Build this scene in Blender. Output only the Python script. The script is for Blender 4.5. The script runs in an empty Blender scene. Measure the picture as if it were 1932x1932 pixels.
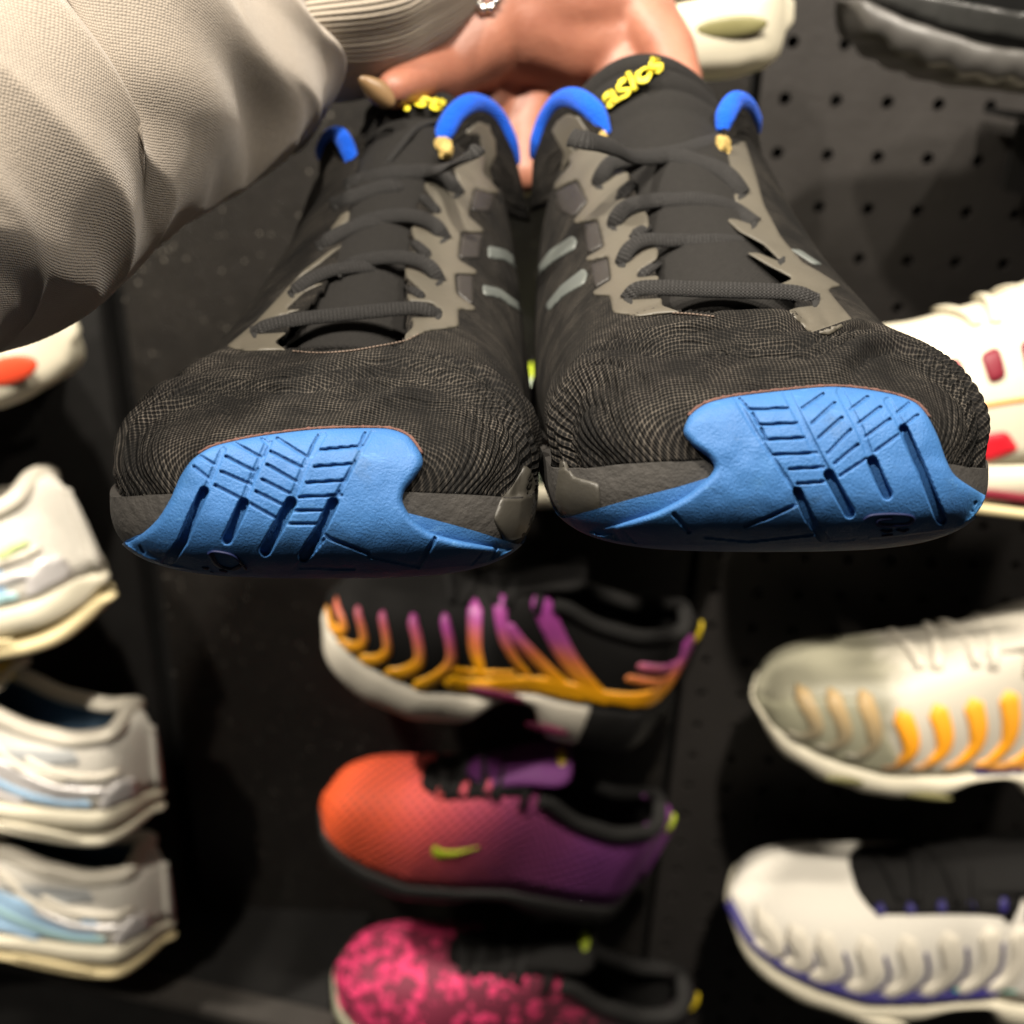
import bpy, bmesh, math, random
import numpy as np
from mathutils import Vector, Matrix, noise
from mathutils.bvhtree import BVHTree
from mathutils.geometry import delaunay_2d_cdt
random.seed(4)
SC = bpy.context.scene
COL = SC.collection

# ------------------------------------------------------------------ camera, light, exposure
F = 1858.0                    # focal length in units of a 1932 px wide frame
CU = 966.0
PITCH, ROLL = math.radians(25.0), math.radians(2.2)
CAM_LOC = Vector((0, 0, 1.45))
cam_d = bpy.data.cameras.new('camera')
cam = bpy.data.objects.new('camera', cam_d); COL.objects.link(cam)
cam.matrix_world = (Matrix.Translation(CAM_LOC) @ Matrix.Rotation(math.pi/2 - PITCH, 4, 'X')
                    @ Matrix.Rotation(ROLL, 4, 'Z'))
cam_d.sensor_width = 36; cam_d.lens = 18.0*F/CU
cam_d.clip_start = 0.02; cam_d.clip_end = 60
cam_d.dof.use_dof = True; cam_d.dof.focus_distance = 0.262; cam_d.dof.aperture_fstop = 8.5
SC.camera = cam
CM = cam.matrix_world.copy(); CR = CM.to_3x3(); CRN = np.array(CR)

w = bpy.data.worlds.new('World'); SC.world = w; w.use_nodes = True
w.node_tree.nodes['Background'].inputs[0].default_value = (1.0, 0.91, 0.80, 1)
w.node_tree.nodes['Background'].inputs[1].default_value = 0.03

def lamp(name, loc, target, power, size, col):
    d = bpy.data.lights.new(name, 'AREA'); d.shape = 'DISK'; d.size = size; d.energy = power; d.color = col
    o = bpy.data.objects.new(name, d); COL.objects.link(o)
    o.location = loc
    o.rotation_euler = (Vector(target)-Vector(loc)).to_track_quat('-Z', 'Y').to_euler()
    return o
WARM = (1.0, 0.91, 0.78)
lamp('overhead_lamp', (0.10, -0.36, 2.80), (0.05, .5, 1.1), 54, 0.08, WARM)
lamp('overhead_lamp', (-0.95, 0.22, 2.60), (-.1, .4, 1.3), 40, 0.07, WARM)
lamp('overhead_lamp', (0.85, 0.00, 2.72), (0.2, .6, 1.0), 22, 0.09, WARM)
lamp('overhead_lamp', (-0.55, -0.60, 2.75), (-.25, .6, .9), 34, 0.08, WARM)  # extra lamp, added to brighten the runners of the left column

SC.view_settings.view_transform = 'Standard'; SC.view_settings.look = 'None'
SC.view_settings.exposure = 0.0; SC.view_settings.gamma = 1.0
SC.render.engine = 'CYCLES'
SC.cycles.use_denoising = True
SC.cycles.max_bounces = 6; SC.cycles.sample_clamp_indirect = 4.0

# ------------------------------------------------------------------ small helpers
def W(u, v, D):
    """a point seen at picture position (u, v) and D metres along the view axis"""
    return CM @ Vector(((u-CU)/F*D, (CU-v)/F*D, -D))
def proj(p):
    q = CM.inverted() @ Vector(p)
    return (CU + q.x/-q.z*F, CU - q.y/-q.z*F, -q.z)
CMI = np.array(CM.inverted())
def proj_np(P):
    Q = P @ CMI[:3, :3].T + CMI[:3, 3]
    d = -Q[:, 2]
    return np.stack([CU+Q[:, 0]/d*F, CU-Q[:, 1]/d*F, d], 1)
def on_wall(u, v, y):
    d = (W(u, v, 1.0)-CAM_LOC)
    return CAM_LOC + d*(y/d.y)
def tagit(o, label=None, cat=None, group=None, kind=None):
    if label: o['label'] = label
    if cat: o['category'] = cat
    if group: o['group'] = group
    if kind: o['kind'] = kind
    return o
def empty(name, loc, **k):
    o = bpy.data.objects.new(name, None); COL.objects.link(o); o.location = loc
    o.empty_display_size = 0.03
    return tagit(o, **k)
def mesh_obj(name, V, Fc, mat, parent=None, uv=None, smooth=True, world=False):
    """world=True: V are world coordinates, parent has only a translation"""
    V = np.asarray(V, float)
    if parent is not None and world:
        V = V - np.array(parent.location)
    me = bpy.data.meshes.new(name)
    me.from_pydata([tuple(p) for p in V], [], [tuple(int(i) for i in f) for f in Fc])
    if uv is not None:
        uv = np.asarray(uv, float)
        l = me.uv_layers.new(name='UVMap')
        li = np.empty(len(me.loops), np.int32); me.loops.foreach_get('vertex_index', li)
        l.data.foreach_set('uv', uv[li].astype(np.float32).ravel())
    if smooth: me.polygons.foreach_set('use_smooth', [True]*len(me.polygons))
    me.update()
    o = bpy.data.objects.new(name, me); COL.objects.link(o)
    if mat is not None: me.materials.append(mat)
    if parent is not None: o.parent = parent
    return o
def interp(tab, n):
    """Catmull-Rom through table rows, n samples per interval"""
    T = np.asarray(tab, float); m = len(T)
    d = np.zeros_like(T)
    d[1:-1] = (T[2:]-T[:-2])/2; d[0] = T[1]-T[0]; d[-1] = T[-1]-T[-2]
    # monotone limiter
    for c in range(T.shape[1]):
        for i in range(1, m-1):
            a, b = T[i, c]-T[i-1, c], T[i+1, c]-T[i, c]
            if a*b <= 0: d[i, c] = 0
            else:
                lim = 3*min(abs(a), abs(b)); d[i, c] = max(-lim, min(lim, d[i, c]))
    out = []
    for i in range(m-1):
        for k in range(n):
            t = k/n
            out.append((2*t**3-3*t**2+1)*T[i]+(t**3-2*t**2+t)*d[i]+(-2*t**3+3*t**2)*T[i+1]+(t**3-t**2)*d[i+1])
    out.append(T[-1])
    return np.array(out)
def smooth_poly(P, n=5, closed=True, k=0.5):
    """chamfered Catmull-Rom polygon"""
    P = np.asarray(P, float); m = len(P); out = []
    for i in range(m if closed else m-1):
        p0, p1, p2, p3 = [P[(i+j) % m] if closed else P[min(max(i+j, 0), m-1)] for j in (-1, 0, 1, 2)]
        for q in range(n):
            t = q/n
            out.append(0.5*((2*p1)+(-p0+p2)*t+(2*p0-5*p1+4*p2-p3)*t*t+(-p0+3*p1-3*p2+p3)*t**3)*k
                       + (1-k)*(p1+(p2-p1)*t))
    if not closed: out.append(P[-1])
    return np.array(out)
def resample(P, step, closed=True):
    P = np.asarray(P, float)
    Q = np.vstack([P, P[:1]]) if closed else P
    L = np.r_[0, np.cumsum(np.linalg.norm(np.diff(Q, axis=0), axis=1))]
    n = max(3, int(round(L[-1]/step)))
    t = np.linspace(0, L[-1], n, endpoint=not closed)
    return np.stack([np.interp(t, L, Q[:, c]) for c in range(Q.shape[1])], 1)
def round_corners(P, r):
    """cut each corner of a polygon by r and put a small arc there"""
    P = np.asarray(P, float); m = len(P); out = []
    for i in range(m):
        a, b, c = P[i-1], P[i], P[(i+1) % m]
        la, lc = np.linalg.norm(a-b), np.linalg.norm(c-b)
        q = min(r, la*.45, lc*.45)
        p0, p2 = b+(a-b)/la*q, b+(c-b)/lc*q
        for t in (0, .25, .5, .75, 1): out.append((1-t)**2*p0+2*t*(1-t)*b+t*t*p2)
    return np.array(out)
def inside(P, pts):
    P = np.asarray(P); pts = np.asarray(pts); x, y = pts[:, 0], pts[:, 1]
    r = np.zeros(len(pts), bool)
    a = P; b = np.roll(P, -1, 0)
    for (x1, y1), (x2, y2) in zip(a, b):
        if y1 == y2: continue
        c = ((y1 > y) != (y2 > y)) & (x < (x2-x1)*(y-y1)/(y2-y1)+x1)
        r ^= c
    return r
def seg_dist(pts, A, B):
    """distance of every point to the nearest segment"""
    best = np.full(len(pts), 1e9)
    for a, b in zip(A, B):
        ab = b-a; L = (ab@ab)+1e-12
        t = np.clip(((pts-a)@ab)/L, 0, 1)
        d = np.linalg.norm(pts-(a+t[:, None]*ab), axis=1)
        best = np.minimum(best, d)
    return best
def stroke(P, wd, n=6):
    """polygon of a tapered stroke along P, wd = width or list"""
    Q = smooth_poly(P, n, closed=False, k=1.0)
    wv = np.interp(np.linspace(0, 1, len(Q)), np.linspace(0, 1, len(wd)), wd) if hasattr(wd, '__len__') else np.full(len(Q), wd)
    T = np.gradient(Q, axis=0); T /= np.linalg.norm(T, axis=1)[:, None]+1e-12
    N = np.stack([-T[:, 1], T[:, 0]], 1)
    a, b = Q+N*wv[:, None]/2, Q-N*wv[:, None]/2
    e1 = Q[-1]+T[-1]*wv[-1]*.45; e0 = Q[0]-T[0]*wv[0]*.45
    return np.vstack([a, [e1], b[::-1], [e0]])
def tri_poly(poly, step):
    poly = np.asarray(poly, float)
    lo, hi = poly.min(0), poly.max(0)
    gx = np.arange(lo[0], hi[0], step); gy = np.arange(lo[1], hi[1], step*.87)
    G = np.array([(x+(step/2 if j % 2 else 0), y) for j, y in enumerate(gy) for x in gx]).reshape(-1, 2)
    if len(G):
        G = G[inside(poly, G)]
    if len(G):
        G = G[seg_dist(G, poly, np.roll(poly, -1, 0)) > step*.45]
    n = len(poly)
    allp = [Vector(p) for p in poly]+[Vector(p) for p in G]
    r = delaunay_2d_cdt(allp, [(i, (i+1) % n) for i in range(n)], [list(range(n))], 1, 1e-7)
    return np.array([tuple(v) for v in r[0]]), [tuple(f) for f in r[2]]
def drape(name, poly, ray, bvh, h, step, mat, parent, world=True, edge=None, hfun=None, along='ray', sink=.0006, uvs=1.0, relax=0):
    """lay a sheet with the outline poly (2-D) on a surface: ray(p) -> (origin, direction)"""
    P, Fc = tri_poly(resample(poly, step), step)
    bp = np.asarray(poly, float)
    d = seg_dist(P, bp, np.roll(bp, -1, 0))
    e = edge or step*1.5
    t = np.clip(d/e, 0, 1)
    hh = h*(0.35+0.65*np.sqrt(1-(1-t)**2))
    if hfun is not None: hh = hh + hfun(P)
    top, bot, ok = [], [], []
    hits = []
    for p in P:
        o, dr = ray(p)
        loc, nor, idx, dist = bvh.ray_cast(o, dr)
        hits.append(None if loc is None else [o, dr, nor if nor.dot(dr) < 0 else -nor, dist])
    if relax:
        ds = np.array([np.nan if q is None else q[3] for q in hits])
        ed = np.array(sorted({(min(a, b), max(a, b)) for f in Fc for a, b in zip(f, f[1:]+f[:1])}))
        for _ in range(relax):
            sm = np.zeros(len(ds)); ct = np.zeros(len(ds))
            for a, b in ((0, 1), (1, 0)):
                v = ds[ed[:, b]]; g = ~np.isnan(v)
                np.add.at(sm, ed[g, a], v[g]); np.add.at(ct, ed[g, a], 1)
            g = (ct > 0) & ~np.isnan(ds)
            ds[g] = .4*ds[g]+.6*sm[g]/ct[g]
        for q, dv in zip(hits, ds):
            if q is not None: q[3] = dv
    for q, hv in zip(hits, hh):
        if q is None:
            top.append(None); bot.append(None); ok.append(False); continue
        loc = q[0]+q[1]*q[3]
        ax = -q[1] if along == 'ray' else q[2]
        top.append(loc+ax*hv); bot.append(loc-ax*sink); ok.append(True)
    ids = {}; V = []; U = []
    for i, k in enumerate(ok):
        if k: ids[i] = len(V); V.append(top[i]); U.append(P[i]*uvs)
    FF = [f for f in Fc if all(ok[i] for i in f)]
    if not FF: return None
    ec = {}
    for f in FF:
        for a, b in zip(f, f[1:]+f[:1]):
            ec[(min(a, b), max(a, b))] = ec.get((min(a, b), max(a, b)), 0)+1
    faces = [[ids[i] for i in f] for f in FF]
    sk = {}
    def low(i):
        if i not in sk: sk[i] = len(V); V.append(bot[i]); U.append(P[i]*uvs)
        return sk[i]
    for f in FF:
        for a, b in zip(f, f[1:]+f[:1]):
            if ec[(min(a, b), max(a, b))] == 1:
                faces.append([ids[b], ids[a], low(a), low(b)])
    o = mesh_obj(name, V, faces, mat, parent, uv=U, world=world)
    bm = bmesh.new(); bm.from_mesh(o.data); bmesh.ops.recalc_face_normals(bm, faces=bm.faces)
    # make the sheet face the viewer
    s = 0.0
    dr = ray(P[len(P)//2])[1]
    for fc in list(bm.faces)[:len(FF)]: s += fc.normal.dot(dr)*fc.calc_area()
    if s > 0: bmesh.ops.reverse_faces(bm, faces=bm.faces)
    bm.to_mesh(o.data); bm.free()
    return o
def cam_ray(p):
    d = (W(p[0], p[1], 1.0)-CAM_LOC); d.normalize()
    return CAM_LOC, d
def tube(P, r, seg=10, flat=1.0, up=None, caps=True):
    """verts, faces, uv of a tube along P (world); flat squeezes it along the local up"""
    P = [Vector(p) for p in P]; n = len(P)
    V, Fc, U = [], [], []
    L = 0
    prev = None
    for i, p in enumerate(P):
        t = (P[min(i+1, n-1)]-P[max(i-1, 0)]).normalized()
        if up is not None:
            u0 = up[i] if isinstance(up, list) else up
        else:
            u0 = prev or (Vector((0, 0, 1)) if abs(t.z) < .9 else Vector((1, 0, 0)))
        b = t.cross(u0).normalized(); u1 = b.cross(t).normalized(); prev = u1
        if i: L += (p-P[i-1]).length
        rr = r[i] if hasattr(r, '__len__') else r
        for k in range(seg):
            a = 2*math.pi*k/seg
            V.append(p+b*(math.cos(a)*rr)+u1*(math.sin(a)*rr*flat)); U.append((k/seg*rr*6.28, L))
    for i in range(n-1):
        for k in range(seg):
            a = i*seg+k; b2 = i*seg+(k+1) % seg
            Fc.append((a, b2, b2+seg, a+seg))
    if caps:
        Fc.append(tuple(range(seg))[::-1]); Fc.append(tuple(range((n-1)*seg, n*seg)))
    return V, Fc, U
def spline(P, n=6):
    return [Vector(p) for p in smooth_poly(np.array([tuple(p) for p in P]), n, closed=False, k=1.0)]
class Geo:
    def __init__(s): s.V, s.F, s.U = [], [], []
    def add(s, V, Fc, U=None):
        b = len(s.V); s.V += [tuple(p) for p in V]; s.F += [tuple(i+b for i in f) for f in Fc]
        s.U += [tuple(x) for x in (U if U is not None else [(0, 0)]*len(V))]
    def build(s, name, mat, parent=None, world=True, **k): return mesh_obj(name, s.V, s.F, mat, parent, uv=s.U, world=world, **k)

# ------------------------------------------------------------------ materials
class NT:
    def __init__(s, name):
        s.m = bpy.data.materials.new(name); s.m.use_nodes = True
        s.t = s.m.node_tree; s.b = s.t.nodes['Principled BSDF']
    def n(s, typ, **k):
        o = s.t.nodes.new(typ)
        for a, b in k.items():
            if a.startswith('i_'):
                key = a[2:]; key = int(key) if key.isdigit() else key.replace('_', ' ')
                s.put(o.inputs[key], b)
            else: setattr(o, a, b)
        return o
    def put(s, sock, v):
        if isinstance(v, bpy.types.NodeSocket): s.t.links.new(v, sock)
        else: sock.default_value = v
    def math(s, op, a, b=0.0, c=None):
        o = s.n('ShaderNodeMath', operation=op); s.put(o.inputs[0], a); s.put(o.inputs[1], b)
        if c is not None: s.put(o.inputs[2], c)
        return o.outputs[0]
    def mix(s, f, a, b):
        o = s.n('ShaderNodeMix', data_type='RGBA'); s.put(o.inputs[0], f); s.put(o.inputs[6], a); s.put(o.inputs[7], b)
        return o.outputs[2]
    def ramp(s, f, stops):
        o = s.n('ShaderNodeValToRGB'); s.put(o.inputs[0], f)
        e = o.color_ramp.elements
        while len(e) < len(stops): e.new(0.5)
        for x, (p, c) in zip(e, stops): x.position = p; x.color = c if len(c) == 4 else (*c, 1)
        return o.outputs[0]
    def noise(s, scale, detail=3, rough=.5, vec=None):
        o = s.n('ShaderNodeTexNoise'); o.inputs['Scale'].default_value = scale
        o.inputs['Detail'].default_value = detail; o.inputs['Roughness'].default_value = rough
        if vec is not None: s.put(o.inputs['Vector'], vec)
        return o.outputs['Fac']
    def coord(s, which='Object'): return s.n('ShaderNodeTexCoord').outputs[which]
    def sep(s, vec):
        o = s.n('ShaderNodeSeparateXYZ'); s.put(o.inputs[0], vec); return o.outputs
    def bump(s, h, dist, strength=1.0, prev=None):
        o = s.n('ShaderNodeBump'); o.inputs['Strength'].default_value = strength; o.inputs['Distance'].default_value = dist
        s.put(o.inputs['Height'], h)
        if prev is not None: s.put(o.inputs['Normal'], prev)
        return o.outputs[0]
    def set(s, **k):
        for a, b in k.items(): s.put(s.b.inputs[a.replace('_', ' ')], b)
        return s.m
def rgb(r, g, b): return (r, g, b, 1)
def srgb(r, g, b):
    f = lambda c: (c/255/12.92 if c/255 <= .04045 else ((c/255+.055)/1.055)**2.4)
    return (f(r), f(g), f(b), 1)
def plain(name, col, rough=.6, var=.25, scale=60, bump=.0, spec=.4, sheen=0):
    t = NT(name); c = t.coord()
    n = t.noise(scale, 4, .6, c)
    dark = tuple(x*(1-var) for x in col[:3])+(1,)
    lite = tuple(min(1, x*(1+var*.6)) for x in col[:3])+(1,)
    t.set(Base_Color=t.mix(n, dark, lite), Roughness=t.math('MULTIPLY_ADD', n, .25, rough-.12))
    t.b.inputs['Specular IOR Level'].default_value = spec
    if sheen: t.b.inputs['Sheen Weight'].default_value = sheen
    if bump: t.set(Normal=t.bump(t.noise(scale*6, 3, .6, c), bump))
    return t.m
MM = 1000.0*2*math.pi
def vor(t, uv, sx, sy, rnd=.4, rot=0.0):
    mp = t.n('ShaderNodeMapping'); t.put(mp.inputs['Vector'], uv); mp.inputs['Scale'].default_value = (sx, sy, 1); mp.inputs['Rotation'].default_value = (0, 0, rot)
    v = t.n('ShaderNodeTexVoronoi', voronoi_dimensions='2D'); v.inputs['Scale'].default_value = 1; v.inputs['Randomness'].default_value = rnd
    t.put(v.inputs['Vector'], mp.outputs[0]); return v
def mesh_fabric(name, dark, lite):
    """open knit: rows of small holes between pale threads, uv is in metres"""
    t = NT(name); uv = t.coord('UV')
    v = vor(t, uv, 1000, 1150, .14, .0)
    h = v.outputs['Distance']
    big = t.noise(46, 4, .62, uv); fine = t.noise(1500, 2, .6, uv)
    mp = t.n('ShaderNodeMapping'); t.put(mp.inputs['Vector'], uv); mp.inputs['Scale'].default_value = (30, 170, 1)
    fold = t.noise(1, 4, .6, mp.outputs[0])
    reg = t.math('MULTIPLY', t.ramp(big, [(.38, (0, 0, 0)), (.66, (1, 1, 1))]), t.ramp(fold, [(.36, (.4, .4, .4)), (.60, (1, 1, 1))]))
    thread = t.ramp(h, [(.36, (0, 0, 0)), (.66, (1, 1, 1))])
    f = t.math('MULTIPLY', thread, t.math('MULTIPLY_ADD', reg, .85, .12))
    f = t.math('MULTIPLY', f, t.math('MULTIPLY_ADD', fine, 1.0, .35))
    c = t.mix(f, dark, lite)
    nb = t.bump(h, .00045, .9)
    nb = t.bump(fold, .0052, .85, nb)
    nb = t.bump(t.noise(70, 4, .6, uv), .0016, .6, nb)
    ux, uy, _ = t.sep(uv)
    ax = t.math('ABSOLUTE', ux)
    zone = t.math('MULTIPLY', t.ramp(t.math('MULTIPLY', ax, 10.0), [(.36, (0, 0, 0)), (.50, (1, 1, 1))]), t.ramp(t.math('MULTIPLY', uy, 10.0), [(.30, (1, 1, 1)), (.55, (0, 0, 0))]))
    rib = t.math('SINE', t.math('MULTIPLY_ADD', t.noise(60, 2, .5, uv), 9.0, t.math('MULTIPLY', ax, 6.283/.0021)))
    nb = t.bump(t.math('MULTIPLY', rib, zone), .0011, .8, nb)
    t.set(Base_Color=c, Roughness=.85, Normal=nb)
    t.b.inputs['Specular IOR Level'].default_value = .12
    return t.m
def knit(name, col, var=.12, p=.0008, bump=.0003, rough=.85, sheen=.25):
    t = NT(name); uv = t.coord('UV')
    h = t.math('SUBTRACT', 1.0, vor(t, uv, 1/p, 1.25/p, .25, .5).outputs['Distance'])
    n = t.noise(420, 4, .7, uv)
    hh = t.math('MULTIPLY_ADD', n, .8, h)
    dk = tuple(c*(1-var*2.2) for c in col[:3])+(1,); lt = tuple(min(1, c*(1+var)) for c in col[:3])+(1,)
    t.set(Base_Color=t.mix(t.math('MULTIPLY', hh, .6), dk, lt), Roughness=rough, Normal=t.bump(hh, bump, 1.0))
    t.b.inputs['Sheen Weight'].default_value = sheen; t.b.inputs['Specular IOR Level'].default_value = .2
    return t.m
def lace_mat(name, col):
    t = NT(name); uv = t.coord('UV'); x, y, _ = t.sep(uv)
    a = t.math('SINE', t.math('MULTIPLY', y, 6.283/.00125)); b = t.math('SINE', t.math('MULTIPLY', x, 6.283/.0011))
    h = t.math('MULTIPLY_ADD', t.math('MULTIPLY', a, b), .5, t.math('MULTIPLY_ADD', a, .25, .5))
    n = t.noise(700, 3, .6, uv)
    f = t.math('MULTIPLY', t.ramp(h, [(.45, (0, 0, 0)), (.95, (1, 1, 1))]), n)
    t.set(Base_Color=t.mix(f, col, tuple(min(1, c*6+.04) for c in col[:3])+(1,)), Roughness=.75, Normal=t.bump(h, .0004, 1.0))
    t.b.inputs['Specular IOR Level'].default_value = .3
    return t.m
def rubber_blue():
    t = NT('blue_rubber'); c = t.coord()
    n = t.noise(55, 4, .6, c); n2 = t.noise(240, 5, .7, c)
    col = t.mix(n, srgb(36, 78, 128), srgb(52, 98, 150))
    dirt = t.ramp(t.noise(90, 6, .75, c), [(.56, (0, 0, 0)), (.75, (1, 1, 1))])
    col = t.mix(t.math('MULTIPLY', dirt, .55), col, srgb(40, 66, 92))
    scr = t.n('ShaderNodeMapping'); t.put(scr.inputs['Vector'], c); scr.inputs['Scale'].default_value = (60, 300, 420); scr.inputs['Rotation'].default_value = (.3, .2, .5)
    col = t.mix(t.math('MULTIPLY', t.ramp(t.noise(1, 5, .7, scr.outputs[0]), [(.62, (0, 0, 0)), (.72, (1, 1, 1))]), .4), col, srgb(92, 140, 186))
    gr = t.ramp(t.noise(34, 3, .5, c), [(.60, (0, 0, 0)), (.72, (1, 1, 1))])
    col = t.mix(t.math('MULTIPLY', gr, .25), col, srgb(52, 112, 150))
    nb = t.bump(t.noise(1500, 3, .6, c), .0003, .9)
    nb = t.bump(n2, .0002, .5, nb)
    t.set(Base_Color=col, Roughness=t.math('MULTIPLY_ADD', n2, .35, .42), Normal=nb)
    t.b.inputs['Specular IOR Level'].default_value = .32
    return t.m
def tpu(name, c1, c2):
    t = NT(name); c = t.coord()
    n = t.noise(45, 3, .5, c); n2 = t.noise(260, 5, .7, c)
    col = t.mix(n, c1, c2)
    sp = t.ramp(n2, [(.62, (0, 0, 0)), (.78, (1, 1, 1))])
    col = t.mix(t.math('MULTIPLY', sp, .3), col, rgb(.035, .032, .028))
    t.set(Base_Color=col, Roughness=t.math('MULTIPLY_ADD', n2, .25, .38), Normal=t.bump(t.noise(900, 3, .6, c), .00008))
    return t.m
def skin():
    t = NT('skin'); c = t.coord()
    n = t.noise(60, 4, .6, c); n2 = t.noise(420, 4, .6, c)
    col = t.mix(n, srgb(128, 76, 60), srgb(160, 108, 86))
    t.set(Base_Color=col, Roughness=.5, Normal=t.bump(n2, .0004, .7))
    t.b.inputs['Subsurface Weight'].default_value = .12
    t.b.inputs['Subsurface Radius'].default_value = (.9, .3, .15); t.b.inputs['Subsurface Scale'].default_value = .005
    return t.m
def grad(name, axis, stops, rough=.5, bump=None, lo=0.0, hi=1.0):
    """colour that runs along an axis of the shoe itself"""
    t = NT(name); c = t.coord(); v = t.sep(c)['XYZ'.index(axis)]
    f = t.math('DIVIDE', t.math('SUBTRACT', v, lo), hi-lo)
    f = t.math('MULTIPLY_ADD', t.noise(90, 3, .6, c), .12, t.math('SUBTRACT', f, .06))
    col = t.ramp(f, stops)
    if bump:
        uvs = t.sep(t.coord('UV')); uvs = (uvs[0], None, uvs[1])
        g = t.math('MULTIPLY', t.math('SINE', t.math('MULTIPLY', uvs[0], 6.283/bump)), t.math('SINE', t.math('MULTIPLY', uvs[2], 6.283/bump)))
        k = t.math('MULTIPLY_ADD', g, .5, .5)
        col = t.mix(t.math('MULTIPLY', t.ramp(k, [(.30, (1, 1, 1)), (.55, (0, 0, 0))]), .6), col, rgb(.06, .012, .02))
        t.set(Normal=t.bump(k, .0008))
    t.set(Base_Color=col, Roughness=rough)
    return t.m

M = {}
M['mesh'] = mesh_fabric('black_knit_mesh', rgb(.0032, .0030, .0029), rgb(.115, .10, .083))
M['tongue'] = knit('black_tongue_fabric', rgb(.0115, .0106, .0098), p=.0011, var=.4, bump=.0003, sheen=.0)
M['lace'] = lace_mat('black_lace', rgb(.0055, .005, .0048))
M['eva'] = plain('dark_grey_foam', rgb(.026, .0235, .021), .8, .55, 70, .0006)
M['blue'] = rubber_blue()
M['bluefab'] = knit('bright_blue_lining', srgb(5, 84, 206), p=.0016, bump=.0009, sheen=.1)
M['olive'] = tpu('olive_grey_film', srgb(62, 59, 52), srgb(80, 75, 65))
M['film2'] = tpu('dark_taupe_film', srgb(32, 29, 27), srgb(40, 37, 34))
M['reflect'] = tpu('reflective_grey_film', srgb(66, 70, 69), srgb(88, 92, 88))
M['yellow'] = plain('yellow_print', srgb(226, 208, 52), .5, .2, 300)
M['foam_y'] = plain('frayed_yellow_foam', srgb(206, 176, 104), .9, .5, 500, .001)
M['inside'] = plain('black_lining', rgb(.008, .0075, .007), .9, .3, 60)
M['mark'] = plain('dark_blue_mark', srgb(14, 24, 62), .6, .2, 60)
M['gel'] = tpu('smoky_clear_gel', srgb(50, 47, 42), srgb(74, 71, 63)); M['gel'].node_tree.nodes['Principled BSDF'].inputs['Transmission Weight'].default_value = .35
M['thread'] = plain('tan_thread', srgb(96, 82, 72), .8, .3, 300)
M['sweat'] = knit('pale_grey_sweatshirt_knit', srgb(164, 153, 140), p=.00075, bump=.00020, var=.16)
M['rib'] = knit('pale_grey_rib_knit', srgb(172, 161, 146), p=.0009, bump=.0003, var=.12)
M['skin'] = skin()
M['glue'] = plain('brown_red_glue', srgb(96, 66, 58), .8, .6, 400, .0006)
M['nail'] = plain('nail', srgb(122, 97, 68), .35, .1, 80)
M['silver'] = plain('silver', rgb(.8, .78, .74), .2, .1, 60); M['silver'].node_tree.nodes['Principled BSDF'].inputs['Metallic'].default_value = 1

# ------------------------------------------------------------------ the pair of shoes in the hand
ca = lambda pts, s, u0, v0: [(u0+s*x, v0+s*y) for x, y in pts]          # pixel notes of a detail view to picture units
NR_UP, NR_LO = 132, 72

def shoe_form(tab):
    """D uL uR ucT vF vT vB a b -> dense rings (world), upper part and lower part"""
    R = interp(tab, 12)
    ups, los = [], []
    for D, uL, uR, uc, vF, vT, vB, a, b in R:
        X = lambda u: (u-CU)/F*D
        Z = lambda v: (CU-v)/F*D
        xl, xr = X(uL), X(uR); xc, hw = (xl+xr)/2, (xr-xl)/2
        zf, zt, zb = Z(vF), Z(vT), Z(vB); sk = X(uc)-xc
        ph = np.linspace(0, math.pi, NR_UP+1); c, s = np.cos(ph), np.clip(np.sin(ph), 0, 1)
        tuck = 1-.03*np.exp(-(s/.12)**2)*min(1, (D-tab[0][0])/.01)
        x = xc-hw*tuck*np.sign(c)*np.abs(c)**a+sk*s**1.5; z = zf+(zt-zf)*s**b
        ups.append(np.stack([x, z, np.full_like(x, -D)], 1))
        lw = hw*1.012+.0006
        c2, s2 = np.cos(ph[::2]), np.clip(np.sin(ph[::2]), 0, 1)
        x = xc-lw*np.sign(c2)*np.abs(c2)**.52; z = zf-(zf-zb)*s2**.68
        los.append(np.stack([x, z, np.full_like(x, -D)], 1))
    T = lambda A: np.array(A) @ CRN.T + np.array(CAM_LOC)
    return T(ups), T(los), R
def grid_faces(n, m, flip=False):
    f = [(i*m+j, i*m+j+1, (i+1)*m+j+1, (i+1)*m+j) for i in range(n-1) for j in range(m-1)]
    return [q[::-1] for q in f] if flip else f
def grid_uv(G):
    n, m, _ = G.shape
    du = np.linalg.norm(np.diff(G, axis=1), axis=2); dv = np.linalg.norm(np.diff(G, axis=0), axis=2)
    u = np.concatenate([np.zeros((n, 1)), np.cumsum(du, 1)], 1); u -= u[:, [m//2]]
    v = np.concatenate([np.zeros((1, m)), np.cumsum(dv, 0)], 0); v = np.repeat(v[:, [m//2]], m, 1)
    return np.stack([u, v], 2).reshape(-1, 2)

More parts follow.
